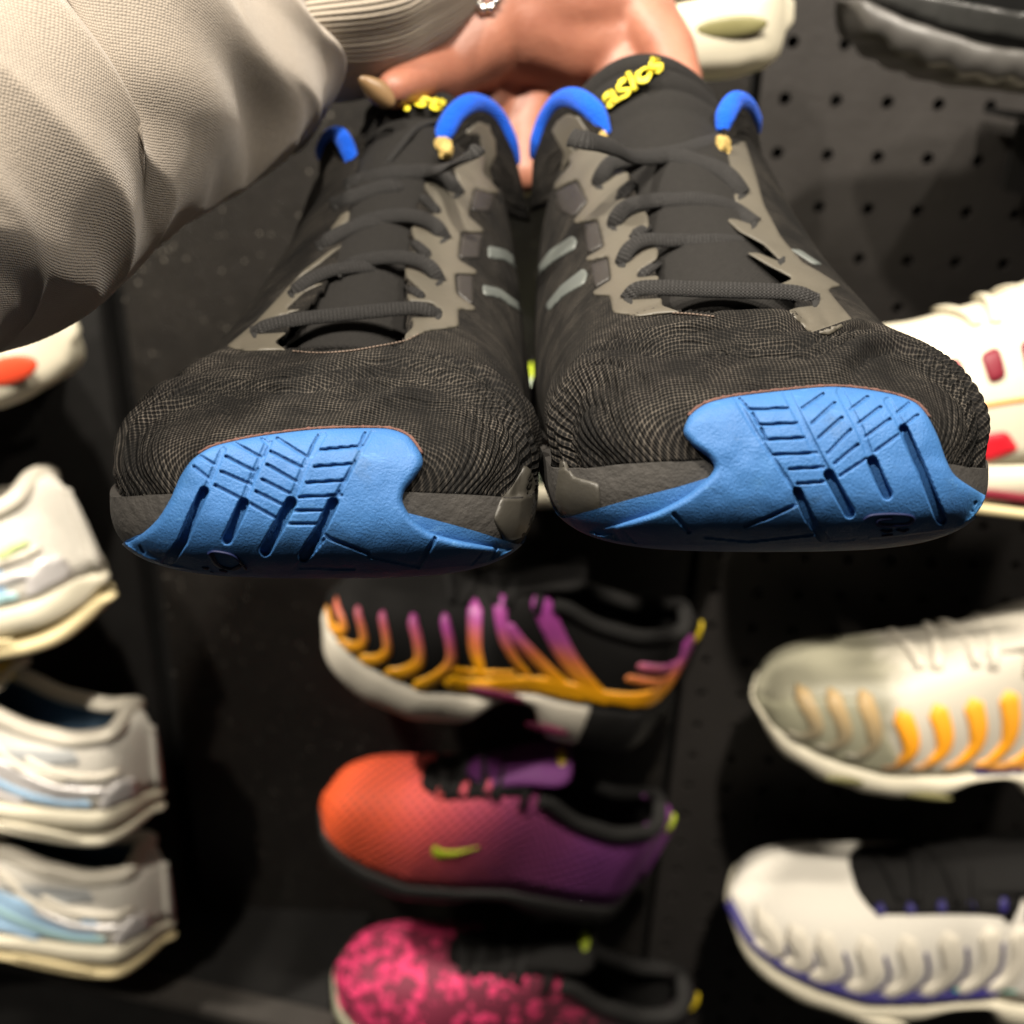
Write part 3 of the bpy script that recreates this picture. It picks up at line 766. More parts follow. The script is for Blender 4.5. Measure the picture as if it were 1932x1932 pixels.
# ---- shoe on the right
c2 = lambda p: ca(p, .5052, 956, 603.7)
c4 = lambda p: ca(p, .3646, 956, 75.5)
RIGHT = dict(
    label='black running shoe right of the held pair, blue toe rubber, yellow letters up its tongue', seed=5.3, glue=790, flipn=True, collarD=.392,
    tab=[(.2315, 1480, 1520, 1500, 863, 855, 872, .8, .9),
         (.2320, 1380, 1620, 1500, 865, 818, 902, .65, .8),
         (.2335, 1280, 1720, 1495, 870, 780, 944, .58, .72),
         (.2370, 1180, 1788, 1488, 876, 746, 980, .55, .70),
         (.2430, 1105, 1832, 1475, 884, 712, 1008, .56, .68),
         (.2530, 1058, 1856, 1458, 884, 668, 1029, .60, .66),
         (.2670, 1040, 1852, 1438, 868, 628, 1036, .66, .68),
         (.2840, 1030, 1812, 1415, 848, 590, 1026, .76, .72),
         (.3040, 1022, 1748, 1390, 830, 535, 1004, .85, .76),
         (.3240, 1014, 1692, 1365, 814, 465, 978, .90, .78),
         (.3440, 1008, 1640, 1335, 812, 390, 955, .92, .80),
         (.3640, 1003, 1588, 1305, 790, 312, 925, .90, .80),
         (.3840, 1002, 1545, 1278, 764, 238, 896, .84, .78),
         (.4010, 1004, 1505, 1258, 740, 184, 870, .76, .74),
         (.4300, 1014, 1478, 1245, 705, 170, 832, .70, .72),
         (.4700, 1030, 1448, 1240, 668, 195, 790, .70, .74),
         (.5050, 1062, 1405, 1235, 640, 220, 755, .80, .8),
         (.5200, 1150, 1320, 1235, 625, 275, 730, .9, .8)],
    throat=[(1255, 582), (1240, 540), (1232, 480), (1215, 410), (1185, 330), (1150, 270), (1150, 100), (1345, 100), (1352, 250), (1360, 300), (1390, 370),
            (1430, 440), (1480, 500), (1500, 545), (1500, 590), (1380, 592)],
    bumper=c2([(660, 420), (682, 360), (740, 315), (830, 290), (1000, 268), (1200, 250), (1330, 258), (1450, 280), (1530, 312), (1575, 365), (1612, 440), (1640, 520), (1675, 582), (1760, 640), (1832, 682),
               (1818, 722), (1770, 757), (1640, 786), (1400, 816), (1100, 836), (800, 845), (500, 842), (290, 830), (215, 806), (182, 782), (250, 795), (400, 765), (560, 715), (680, 650), (755, 585), (775, 550), (752, 512), (695, 470)]),
    grooves=gv(c2([(855, 292), (930, 420), (1010, 540), (1080, 645)]), 5, .0006)+gv(c2([(1085, 640), (1130, 740), (1190, 825)]), 10, .0032)
    + gv(c2([(1045, 272), (1110, 400), (1150, 480), (1200, 575)]), 9, .0006)+gv(c2([(1203, 578), (1245, 655), (1280, 718)]), 12, .0034)
    + gv(c2([(1245, 267), (1320, 410), (1362, 522)]), 9, .0006)+gv(c2([(1365, 528), (1395, 600), (1420, 650)]), 12, .0034)
    + gv(c2([(1422, 302), (1480, 402)]), 8, .0006)+gv(c2([(1482, 408), (1550, 560), (1622, 745)]), 11, .0034)
    + sum([gv(c2(s), 3.6, .0011) for s in (
        [(905, 335), (1050, 330)], [(940, 392), (1085, 385)], [(965, 447), (1112, 440)], [(1000, 503), (1155, 497)], [(1055, 557), (1182, 550)], [(1085, 612), (1212, 602)],
        [(1105, 330), (1182, 277)], [(1140, 387), (1225, 310)], [(1165, 442), (1252, 365)], [(1200, 498), (1285, 410)], [(1225, 537), (1312, 465)], [(1245, 582), (1345, 517)],
        [(1285, 335), (1348, 287)], [(1315, 387), (1397, 325)], [(1340, 437), (1432, 370)], [(1377, 490), (1467, 427)], [(1460, 347), (1502, 312)], [(1482, 398), (1535, 355)],
        [(870, 295), (905, 335)], [(920, 350), (940, 392)], [(950, 405), (968, 447)])], [])
    + gv(c2([(1075, 655), (1080, 690), (960, 745)]), 4, .0014)+gv(c2([(955, 745), (890, 770)]), 4, .001)+gv(c2([(625, 725), (680, 790)]), 5, .0012)+gv(c2([(340, 795), (400, 790), (420, 830)]), 6, .0012)
    + gv(c2([(445, 795), (480, 830)]), 3, .0009)+gv(c2([(1750, 680), (1735, 715)]), 3, .0009)+gv(c2([(1815, 690), (1790, 745)]), 3, .0009)+gv(c2([(1200, 825), (1350, 815)]), 3, .001)+gv(c2([(740, 810), (900, 825), (1150, 800)]), 3, .0009),
    films=[
        (c4([(548, 1412), (690, 1432), (900, 1408), (800, 1372), (805, 1335), (645, 1345), (630, 1318), (690, 1268), (790, 1245), (785, 1218), (682, 1228), (672, 1208), (780, 1132), (785, 1085), (762, 1066), (700, 1085), (605, 1168), (585, 1140),
             (640, 1050), (738, 965), (730, 905), (702, 872), (620, 900), (548, 975), (535, 945), (600, 850), (640, 770), (632, 690), (605, 668), (530, 690), (475, 765), (462, 715), (500, 640), (560, 590),
             (450, 560), (345, 520), (345, 480), (435, 470), (370, 392), (300, 378), (240, 445), (300, 570), (332, 640), (232, 762), (242, 785), (362, 722), (420, 840), (345, 935), (352, 953), (470, 930), (505, 1070), (408, 1126), (412, 1148), (525, 1120),
             (540, 1240), (445, 1302), (450, 1322), (535, 1325)]), 'olive', .0009, 'eyestay_film'),
        (c4([(1210, 470), (1245, 560), (1290, 700), (1330, 850), (1420, 1020), (1530, 1150), (1620, 1200), (1735, 1272), (1660, 1290), (1695, 1335), (1792, 1450), (1670, 1530), (1560, 1510), (1455, 1400), (1500, 1385), (1610, 1372), (1610, 1330), (1540, 1300),
             (1395, 1272), (1482, 1235), (1330, 1155), (1240, 1100), (1300, 1100), (1425, 1152), (1330, 1060), (1200, 990), (1130, 925), (1180, 925), (1285, 960), (1220, 870), (1080, 745), (1130, 760), (1225, 812), (1150, 690), (1085, 590), (1170, 545)]), 'olive', .0009, 'eyestay_film'),
        (c4([(250, 790), (360, 735), (420, 830), (345, 920), (270, 880)]), 'film2', .0006, 'quarter_film'),
        (c4([(400, 955), (470, 940), (500, 1065), (415, 1110)]), 'film2', .0006, 'quarter_film'),
        (c4([(430, 1165), (525, 1130), (535, 1235), (455, 1285)]), 'film2', .0006, 'quarter_film'),
        (c4([(150, 1190), (220, 1090), (340, 1010), (365, 1035), (355, 1080), (240, 1150), (160, 1225)]), 'reflect', .0007, 'reflective_stripe'),
        (c4([(200, 1370), (280, 1270), (395, 1180), (420, 1205), (405, 1260), (290, 1330), (215, 1410)]), 'reflect', .0007, 'reflective_stripe'),
        (c4([(1462, 1080), (1520, 1085), (1640, 1165), (1590, 1165)]), 'reflect', .0007, 'reflective_stripe'),
    ],
    tongue=[(.306, 1378, 600, 130, 18, .012), (.314, 1370, 545, 132, 32, .010), (.330, 1350, 470, 130, 44, .010), (.346, 1325, 395, 128, 50, .010), (.362, 1300, 320, 128, 56, .010), (.376, 1274, 250, 130, 62, .010), (.386, 1248, 190, 132, 70, .012),
            (.392, 1226, 142, 126, 78, .014), (.397, 1214, 112, 112, 66, .016)],
    text=((1150, 212), (104, -82), (-19, -23)),
    laces=[(c4([(625, 1345), (680, 1290), (800, 1282), (1000, 1290), (1200, 1296), (1480, 1308), (1605, 1352)]), 23),
           (c4([(592, 1165), (635, 1080), (720, 1035), (850, 1038), (970, 1030)]), 20), (c4([(1425, 1142), (1300, 1065), (1150, 1040), (980, 1042), (820, 1060)]), 20),
           (c4([(545, 968), (600, 880), (690, 842), (860, 822)]), 22), (c4([(1285, 952), (1150, 862), (1010, 828), (870, 828), (720, 850)]), 22),
           (c4([(468, 755), (530, 652), (610, 615), (760, 600)]), 24), (c4([(1222, 805), (1130, 690), (960, 625), (790, 598), (640, 625)]), 24),
           (c4([(335, 505), (440, 525), (560, 560), (640, 600), (760, 605), (900, 580), (1080, 520), (1190, 505)]), 26),
           (c4([(570, 820), (650, 740)]), 15), (c4([(640, 1020), (735, 960)]), 15), (c4([(680, 1222), (790, 1150)]), 13)],
    collars=[([(1143, 255, .386), (1128, 220, .386), (1105, 196, .388), (1078, 186, .394), (1052, 198, .402), (1030, 232, .410), (1016, 275, .416), (1010, 300, .42)], .0042),
             ([(1362, 248, .378), (1370, 215, .379), (1386, 193, .382), (1405, 200, .390), (1418, 225, .398), (1425, 252, .404)], .0040)],
    cfilm=[c4([(215, 470), (250, 410), (300, 372), (370, 385), (440, 480), (345, 490), (345, 560), (440, 600), (330, 640), (240, 760), (290, 600)]), c4([(1205, 480), (1225, 465), (1262, 520), (1290, 600), (1240, 600)])],
    fill=[(1160, 345, 1002, 400), (1368, 340, 1440, 322)],
    foam=[(1362, 280, .373, .0036), (1358, 272, .374, .0028), (1368, 305, .372, .0022), (1138, 256, .384, .0018)],
    emblem=[(c2([(1335, 745), (1360, 730), (1430, 725), (1500, 730), (1515, 745), (1490, 762), (1400, 765), (1390, 748), (1440, 742)]), .0007),
            (c2([(1400, 785), (1420, 790), (1440, 784)]), .0008), (c2([(1460, 782), (1480, 788), (1500, 780)]), .0008), (c2([(1400, 805), (1440, 800)]), .0006)],
    gel=[c2([(182, 640), (200, 520), (222, 530), (250, 585), (345, 610), (352, 755), (250, 785), (180, 760)])],
    stitch=[c4([(860, 1412), (960, 1418), (1080, 1432)])])
shoe_l, bvL = build_shoe(LEFT)
shoe_r, bvR = build_shoe(RIGHT)

# ------------------------------------------------------------------ the wall behind
YW = 0.72
def speckle():
    t = NT('dark_glitter_panel'); c = t.coord()
    v = t.n('ShaderNodeTexVoronoi'); v.inputs['Scale'].default_value = 260; t.put(v.inputs['Vector'], c)
    r = t.sep(v.outputs['Color'])
    n = t.noise(30, 6, .75, c)
    big = t.n('ShaderNodeTexVoronoi'); big.inputs['Scale'].default_value = 240; t.put(big.inputs['Vector'], c)
    bc = t.sep(big.outputs['Color'])
    painted_glint = t.math('MULTIPLY', t.ramp(bc[0], [(.78, (0, 0, 0)), (1, (1, 1, 1))]), t.ramp(bc[1], [(.2, (0, 0, 0)), (1, (1, 1, 1))]))
    dot = t.math('LESS_THAN', big.outputs['Distance'], .26)
    sp = t.math('MULTIPLY', painted_glint, dot)
    col = t.mix(n, rgb(.004, .0036, .0034), rgb(.020, .0175, .015))
    col = t.mix(t.math('MULTIPLY', sp, .8), col, rgb(.75, .68, .58))  # pale dots put into the colour for the panel's glints
    hgt = t.math('ADD', r[1], t.math('MULTIPLY', t.noise(40, 3, .6, c), .6))
    t.set(Base_Color=col, Roughness=.42, Normal=t.bump(hgt, .0022, .55))
    return t.m
M['panel'] = speckle()
M['peg'] = plain('dark_pegboard_paint', rgb(.024, .0212, .0196), .6, .25, 30, .0004)
M['black'] = plain('matt_black', rgb(.006, .0055, .005), .7, .4, 40)
M['ledge'] = plain('black_acrylic', rgb(.005, .0047, .0045), .6, .3, 40)

def box(name, lo_, hi_, mat, parent=None, bev=.0015, **k):
    bm = bmesh.new(); bmesh.ops.create_cube(bm, size=1)
    for v in bm.verts:
        v.co = Vector([lo_[i]+(hi_[i]-lo_[i])*(v.co[i]+.5) for i in range(3)])
        if parent is not None: v.co -= parent.location
    if bev: bmesh.ops.bevel(bm, geom=bm.edges[:], offset=bev, segments=2, affect='EDGES')
    me = bpy.data.meshes.new(name); bm.to_mesh(me); bm.free(); me.materials.append(mat)
    o = bpy.data.objects.new(name, me); COL.objects.link(o)
    if parent is not None: o.parent = parent
    return tagit(o, **k)
seam_top, seam_bot = on_wall(200, 600, YW), on_wall(372, 1640, YW)
XS = (seam_top.x+seam_bot.x)/2
XP = on_wall(1330, 900, YW).x
wall = box('wall', (-1.6, YW+.03, -.2), (1.6, YW+.06, 2.4), M['black'], bev=0, kind='structure')
box('wall_panel', (-1.6, YW-.004, .0), (XS-.009, YW+.03, 2.4), M['black'], kind='structure')
box('wall_panel', (XS+.009, YW-.002, .0), (XP-.004, YW+.03, 2.4), M['panel'], kind='structure')
# pegboard: a sheet with real holes
def pegboard(x0, x1, z0, z1, pitch, r):
    g = Geo(); nx, nz = int((x1-x0)/pitch), int((z1-z0)/pitch)
    K = 12
    for i in range(nx):
        for j in range(nz):
            cx, cz = x0+(i+.5)*pitch, z0+(j+.5)*pitch; h = pitch/2
            V = []
            for k in range(K):
                a = 2*math.pi*(k+.5)/K; c, s = math.cos(a), math.sin(a); m = max(abs(c), abs(s))
                V.append((cx+h*c/m, YW, cz+h*s/m))
            # exact corners are added through quads of the outer ring
            for k in range(K):
                a = 2*math.pi*(k+.5)/K; V.append((cx+r*math.cos(a), YW, cz+r*math.sin(a)))
            for k in range(K):
                a = 2*math.pi*(k+.5)/K; V.append((cx+r*math.cos(a), YW+.006, cz+r*math.sin(a)))
            Fc = []
            for k in range(K):
                k2 = (k+1) % K
                Fc.append((k, k2, K+k2, K+k)); Fc.append((K+k, K+k2, 2*K+k2, 2*K+k))
            for q, (sx, sz) in enumerate(((1, 1), (-1, 1), (-1, -1), (1, -1))):
                V.append((cx+sx*h, YW, cz+sz*h)); a = (1+3*q) % K
                Fc.append((a, len(V)-1, (a+1) % K))
            g.add(V, Fc)
    o = g.build('pegboard', M['peg'], None)
    for p in o.data.polygons: p.use_smooth = False
    return tagit(o, kind='structure')
pegboard(XP+.004, XP+.95, .1, 1.9, .0345, .0042)
pa = on_wall(-200, 1760, YW-.05)
d_ = W(560, 1936, 1.0)-CAM_LOC
pb = CAM_LOC+d_*((pa.z-CAM_LOC.z)/d_.z)
base = empty('base_ledge', tuple((pa+pb)/2), label='low black base ledge along the foot of the shoe wall at lower left', cat='ledge')
base.rotation_euler = (0, 0, math.atan2(pb.y-pa.y, pb.x-pa.x))
def lbox(name, lo_, hi_, mat):
    o = box(name, lo_, hi_, mat, None); o.parent = base; return o
LB = (pb-pa).length/2
lbox('front_board', (-.6, .004, -.5), (LB+.02, .4, -.0125), M['black'])
lbox('top_board', (-.6, .0225, -.012), (LB+.02, .4, -.002), M['black'])
lbox('edge_trim', (-.6, -.004, -.012), (LB+.03, .022, 0), plain('dark_grey_trim', rgb(.040, .036, .032), .5, .2, 40))

# ------------------------------------------------------------------ trainers on the wall
ITP = lambda tab, s: np.interp(s, [a for a, _ in tab], [b for _, b in tab])
HW = [(0, .006), (.012, .018), (.04, .030), (.10, .040), (.18, .047), (.30, .051), (.45, .046), (.60, .039), (.80, .038), (.92, .034), (.97, .024), (1, .006)]
ZS = [(0, .034), (.1, .027), (.3, .022), (.5, .026), (.7, .031), (1, .036)]
ZT = [(0, .040), (.015, .049), (.05, .060), (.12, .069), (.25, .079), (.4, .098), (.52, .114), (.6, .116), (.70, .101), (.83, .097), (.93, .108), (.98, .108), (1, .095)]
ZB = [(0, .026), (.06, .013), (.15, .004), (.3, .0), (.45, .004), (.55, .005), (.7, .001), (.85, .0), (.94, .004), (1, .014)]
LEN = .29
def smooth_tab(tab, s, sg=.012):
    k = np.linspace(-2, 2, 9); wt = np.exp(-k*k/2); wt /= wt.sum()
    return sum(wv*ITP(tab, np.clip(s+kk*sg, 0, 1)) for kk, wv in zip(k, wt))
def trainer(cfg):
    a, b = on_wall(*cfg['toe'], cfg['y']), on_wall(*cfg['heel'], cfg.get('y2', cfg['y']))
    ex = (b-a); sc = ex.length/LEN; ex.normalize()
    up = Vector((0, 0, 1)); ez = (up-ex*up.dot(ex)).normalized(); ey = ez.cross(ex)
    rl = Matrix.Rotation(math.radians(cfg.get('roll', 0)), 3, ex); ez, ey = rl @ ez, rl @ ey
    R = Matrix((ex, ey, ez)).transposed()
    root = empty('trainer', (0, 0, 0), label=cfg['label'], cat='shoe', group='trainers displayed on the wall')
    root.matrix_world = Matrix.Translation(a+ex*LEN*sc/2) @ R.to_4x4() @ Matrix.Scale(sc, 4)
    X0 = -LEN/2
    th = cfg.get('thick', 1.0); tall = cfg.get('tall', 1.0)
    S = np.concatenate([1-np.cos(np.linspace(0, math.pi/2, 10)), []])*.14
    S = np.concatenate([S, np.linspace(.16, .88, 44), 1-(1-np.cos(np.linspace(math.pi/2, 0, 9)))*.1])
    hw = smooth_tab(HW, S)*np.minimum(1, np.sqrt(S/.03)*.9+.1); zs = smooth_tab(ZS, S)*th; zt = zs+(smooth_tab(ZT, S)-smooth_tab(ZS, S))*tall; zb = smooth_tab(ZB, S)*min(th, 1.3)
    hw = hw*np.where(S > .86, np.sqrt(np.clip(1-((S-.86)/.142)**2, 0, 1)), 1)*np.where(S > .86, 1+.12*np.clip((S-.86)/.142, 0, 1), 1)
    hw[0] = .002; hw[-1] = .004
    n = len(S); m = 48
    ph = np.linspace(0, math.pi, m+1); c, sn = np.cos(ph), np.clip(np.sin(ph), 0, 1)
    ea = np.interp(S, [0, .1, .35, .6, 1], [.62, .62, .85, .62, .55]); eb = np.interp(S, [0, .15, .4, .7, 1], [.75, .75, .8, .62, .6])
    U = np.zeros((n, m+1, 3))
    for i in range(n):
        pinch = np.interp(S[i], [0, .4, .6, 1], [1, .95, .8, .78])
        x = np.sign(c)*np.abs(c)**ea[i]; z = sn**eb[i]
        U[i, :, 0] = X0+S[i]*LEN; U[i, :, 1] = -hw[i]*x*(1-(1-pinch)*z); U[i, :, 2] = zs[i]+(zt[i]-zs[i])*z
    fa = grid_faces(n, m+1); ii = np.array([i for i in range(n-1) for j in range(m)]); jj = np.array([j for i in range(n-1) for j in range(m)])
    sm_, jm = (S[ii]+S[ii+1])/2, (jj+.5)/m
    hole = (sm_ > .58) & (sm_ < .945) & (np.abs(jm-.5) < .19*np.sqrt(np.clip((.955-sm_)/.12, .1, 1)))
    throat = (sm_ > .50) & (sm_ <= .57) & (np.abs(jm-.5) < .13)
    P = U.reshape(-1, 3)
    f0 = fa[20*m+m//4]; q0 = [Vector(P[i]) for i in f0]
    if (q0[1]-q0[0]).cross(q0[2]-q0[0]).dot(Vector((0, -1, .5))) < 0: fa = [f[::-1] for f in fa]
    up_o = mesh_obj('upper', P, [f for f, h in zip(fa, hole | throat) if not h], cfg['upper'], root, uv=grid_uv(U))
    md = up_o.modifiers.new('thick', 'SOLIDIFY'); md.thickness = .004; md.offset = -1
    bv = BVHTree.FromPolygons([Vector(p) for p in P], fa+[tuple(range((n-1)*(m+1), n*(m+1)))])
    # lining, insole, padded collar
    inn = U.copy(); inn[:, :, 1] *= .86; inn[:, :, 2] = inn[:, :, 2]-.004; inn[:, :, 0] = X0+(inn[:, :, 0]-X0)*.985+.001
    mesh_obj('lining', inn.reshape(-1, 3), [f for f, h, s_ in zip(fa, hole | throat, sm_) if not h and s_ > .42], cfg.get('lining', M['inside']), root)
    k0 = np.where((S > .44) & (S < .985))[0]
    V = []
    for i in k0: V += [(X0+S[i]*LEN, -hw[i]*.9, zs[i]+.012), (X0+S[i]*LEN, hw[i]*.9, zs[i]+.012)]
    mesh_obj('insole', V, [(2*i, 2*i+1, 2*i+3, 2*i+2) for i in range(len(k0)-1)], cfg.get('lining', M['inside']), root)
    j0, j1 = int(round(m*.31)), m-int(round(m*.31))
    i0, i1 = int(np.argmin(abs(S-.585))), int(np.argmin(abs(S-.935)))
    rim = [U[i, j0] for i in range(i0, i1+1)]+[U[i1, j] for j in range(j0+3, j1-2, 3)]+[U[i, j1] for i in range(i1, i0-1, -1)]
    V, Fc, uv = tube(spline([Vector(p) for p in rim[::2]], 3), .0062, 8)
    mesh_obj('collar', V, Fc, cfg.get('collar', cfg.get('lining', M['inside'])), root, uv=uv)
    # tongue
    rows = []
    for s_, z_, w_ in ((.36, .0, .016), (.44, .001, .018), (.50, .003, .020), (.55, .009, .023), (.60, .012, .025), (.63, .016, .023), (.645, .016, .016)):
        z0 = float(ITP([(a_, b_) for a_, b_ in zip(S, zt)], s_)) if s_ < .58 else float(ITP([(a_, b_) for a_, b_ in zip(S, zt)], .58))
        rows.append([(X0+s_*LEN, w_*q, z0-.001+z_-.007*q*q) for q in np.linspace(-1, 1, 9)])
    tg = mesh_obj('tongue', np.array(rows).reshape(-1, 3), grid_faces(len(rows), 9), cfg.get('tongue', cfg['upper']), root)
    md = tg.modifiers.new('thick', 'SOLIDIFY'); md.thickness = .007; md.offset = 0
    md = tg.modifiers.new('soft', 'SUBSURF'); md.levels = 1; md.render_levels = 1
    if cfg.get('badge'):
        bm = bmesh.new(); bmesh.ops.create_uvsphere(bm, u_segments=12, v_segments=8, radius=1)
        for v in bm.verts: v.co = Vector((v.co.x*.006+X0+.615*LEN, v.co.y*.012, v.co.z*.007+zt.max()+.011))
        me = bpy.data.meshes.new('tongue_badge'); bm.to_mesh(me); bm.free(); me.materials.append(cfg['badge'])
        o = bpy.data.objects.new('tongue_badge', me); COL.objects.link(o); o.parent = tg
    # sole in one or more lengths
    Ss = np.linspace(0, 1, 81); Ss = np.sort(np.concatenate([Ss, .5*(1-np.cos(np.linspace(0, math.pi, 20)))]))
    for row in cfg['soles']:
        nm, s0, s1, mat_ = row[:4]; zl, zh = row[4:6] if len(row) > 4 else (0, 1)
        q = Ss[(Ss >= s0-1e-6) & (Ss <= s1+1e-6)]; q = np.unique(np.r_[s0, q, s1])
        h2 = smooth_tab(HW, q)*np.minimum(1, np.sqrt(q/.02)*.85+.15)*1.05+.0025; z1 = smooth_tab(ZS, q)*th+.003; z0 = smooth_tab(ZB, q)*min(th, 1.3)
        h2 = h2*np.where(q > .87, np.sqrt(np.clip(1-((q-.87)/.134)**2, 0, 1)), 1)*np.where(q > .87, 1+.12*np.clip((q-.87)/.134, 0, 1), 1)
        if cfg.get('arch'):
            z0 = z0+cfg['arch']*np.exp(-((q-.56)/.085)**4)
        if cfg.get('lugs'):
            z0 = z0+cfg['lugs']*(.5+.5*np.sin(q*2*math.pi*cfg.get('lugn', 16)))
        z0, z1 = z0+(z1-z0)*zl, z0+(z1-z0)*zh
        if zh < 1: h2 = h2*.985
        kk = 22; a_ = np.linspace(0, 2*math.pi, kk, endpoint=False)
        V = []
        for i in range(len(q)):
            hz = (z1[i]-z0[i])/2; cz = (z1[i]+z0[i])/2
            tp = max(.25, min(1, q[i]/.03, (1-q[i])/.03+.3))
            for an in a_:
                cx, sz = math.cos(an), math.sin(an)
                V.append((X0+q[i]*LEN+(.004*(1 if s1 >= 1 and i == len(q)-1 else 0)), h2[i]*np.sign(cx)*abs(cx)**.5*(1+.03*sz), cz+hz*np.sign(sz)*abs(sz)**.55*tp))
        Fc = [(i*kk+k, i*kk+(k+1) % kk, (i+1)*kk+(k+1) % kk, (i+1)*kk+k) for i in range(len(q)-1) for k in range(kk)]
        Fc += [tuple(range(kk)), tuple(range((len(q)-1)*kk, len(q)*kk))]
        so = mesh_obj(nm, V, Fc, mat_, root)
        bm = bmesh.new(); bm.from_mesh(so.data); bmesh.ops.recalc_face_normals(bm, faces=bm.faces); bm.to_mesh(so.data); bm.free()
    # the pieces sewn or printed on the near side, drawn in side view (s along, t up from the sole)
    zs_f = lambda s_: np.interp(s_, S, zs); zt_f = lambda s_: np.interp(s_, S, zt)
    def sd(p):
        s_, t_ = p; return (X0+s_*LEN, zs_f(s_)+(zt_f(s_)-zs_f(s_))*t_)
    side_ray = lambda p: (Vector((p[0], -.3, p[1])), Vector((0, 1, 0)))
    top_ray = lambda p: (Vector((p[0], p[1], .5)), Vector((0, 0, -1)))
    rl_ray = lambda p: (Vector((p[0], -.25, p[1]+.18)), Vector((0, .80, -.6)).normalized())
    for it in cfg.get('side', []):
        nm, pts, wd, mat_, h = it
        q = [sd(p) for p in pts]
        poly = stroke(q, [x*1e-3 for x in wd] if hasattr(wd, '__len__') else wd*1e-3) if wd else round_corners(q, .003)
        try: drape(nm, resample(poly, .0022), side_ray, bv, h, .0024, mat_, root, world=False, edge=.0025, along='normal', sink=.001)
        except Exception as e: print('side piece', e)
    for it in cfg.get('top', []):
        nm, pts, mat_, h = it
        q = [(X0+s_*LEN, y_) for s_, y_ in pts]
        drape(nm, resample(round_corners(q, .006), .0025), top_ray, bv, h, .003, mat_, root, world=False, edge=.0025, along='normal', sink=.001)
    # windows and slots in the side of the sole
    for s0, s1, za, zc, mat_ in cfg.get('slots', []):
        yv = -float(smooth_tab(HW, np.array([(s0+s1)/2]))[0])*1.05-.0028
        bm = bmesh.new(); bmesh.ops.create_uvsphere(bm, u_segments=16, v_segments=10, radius=1)
        for v in bm.verts: v.co = Vector((X0+(s0+s1)/2*LEN+v.co.x*(s1-s0)/2*LEN, yv+v.co.y*.0022, za*th+v.co.z*zc))
        me = bpy.data.meshes.new('sole_window'); bm.to_mesh(me); bm.free(); me.materials.append(mat_)
        for p in me.polygons: p.use_smooth = True
        o = bpy.data.objects.new('sole_window', me); COL.objects.link(o); o.parent = root
    # laces
    for k in range(cfg.get('laces', 5)):
        s_ = .31+.055*k; w_ = .021+.002*k
        pts = []
        for y_ in np.linspace(-w_, w_, 9):
            l = bv.ray_cast(*top_ray((X0+(s_+.012*math.copysign(1, k % 2-.5)*y_/w_)*LEN, y_)))[0]
            if l: pts.append(l+Vector((0, 0, .0028)))
        if len(pts) > 3:
            V, Fc, uv = tube(pts, .0034, 8, .5, up=Vector((0, 0, 1)))
            mesh_obj('lace', V, Fc, cfg.get('lacemat', M['lace']), root, uv=uv)
    if cfg.get('tabs'):
        bm = bmesh.new(); bmesh.ops.create_uvsphere(bm, u_segments=14, v_segments=10, radius=1)
        for v in bm.verts: v.co = Vector((v.co.x*.0035+X0+LEN*.992, v.co.y*.006, v.co.z*.011+zt[-4]-.012))
        me = bpy.data.meshes.new('pull_tab'); bm.to_mesh(me); bm.free(); me.materials.append(cfg['tabs'])
        o = bpy.data.objects.new('pull_tab', me); COL.objects.link(o); o.parent = root
    if cfg.get('tab'):
        V, Fc, uv = tube([Vector((X0+LEN*.985, 0, zt[-4]-.02)), Vector((X0+LEN*1.02, 0, zt[-4]-.012)), Vector((X0+LEN*1.03, 0, zt[-4]+.004)), Vector((X0+LEN*1.012, 0, zt[-4]+.016)), Vector((X0+LEN*.975, 0, zt[-4]+.010))], .0062, 8, .4, up=Vector((0, 1, 0)))
        mesh_obj('pull_tab', V, Fc, cfg['tab'], root, uv=uv)
    # the little ledge it stands on, fixed to the wall
    c = a+(b-a)*cfg.get('ledge_at', .52)
    lg = empty('display_ledge', tuple(c), label=cfg['ledge'], cat='ledge', group='small ledges under the displayed trainers')
    hx = LEN*sc*cfg.get('ledge_w', .2)
    g = Geo()
    y0, y1 = .015, YW-.007-c.y
    def slab(o, x0, x1, ya, yb, za, zc, nm):
        V = [Vector((x, y, z+ (ex.z/ex.x if abs(ex.x) > .1 else 0)*x)) for x in (x0, x1) for y in (ya, yb) for z in (za, zc)]
        return mesh_obj(nm, V, [(0, 1, 3, 2), (4, 6, 7, 5), (0, 4, 5, 1), (2, 3, 7, 6), (0, 2, 6, 4), (1, 5, 7, 3)], M['ledge'], lg, smooth=False)
    slab(lg, -hx, hx, y0, y1, -.0055, -.0018, 'plate')
    slab(lg, -hx*.5, hx*.5, y1-.004, y1-.0005, -.05, -.006, 'bracket')
    return root

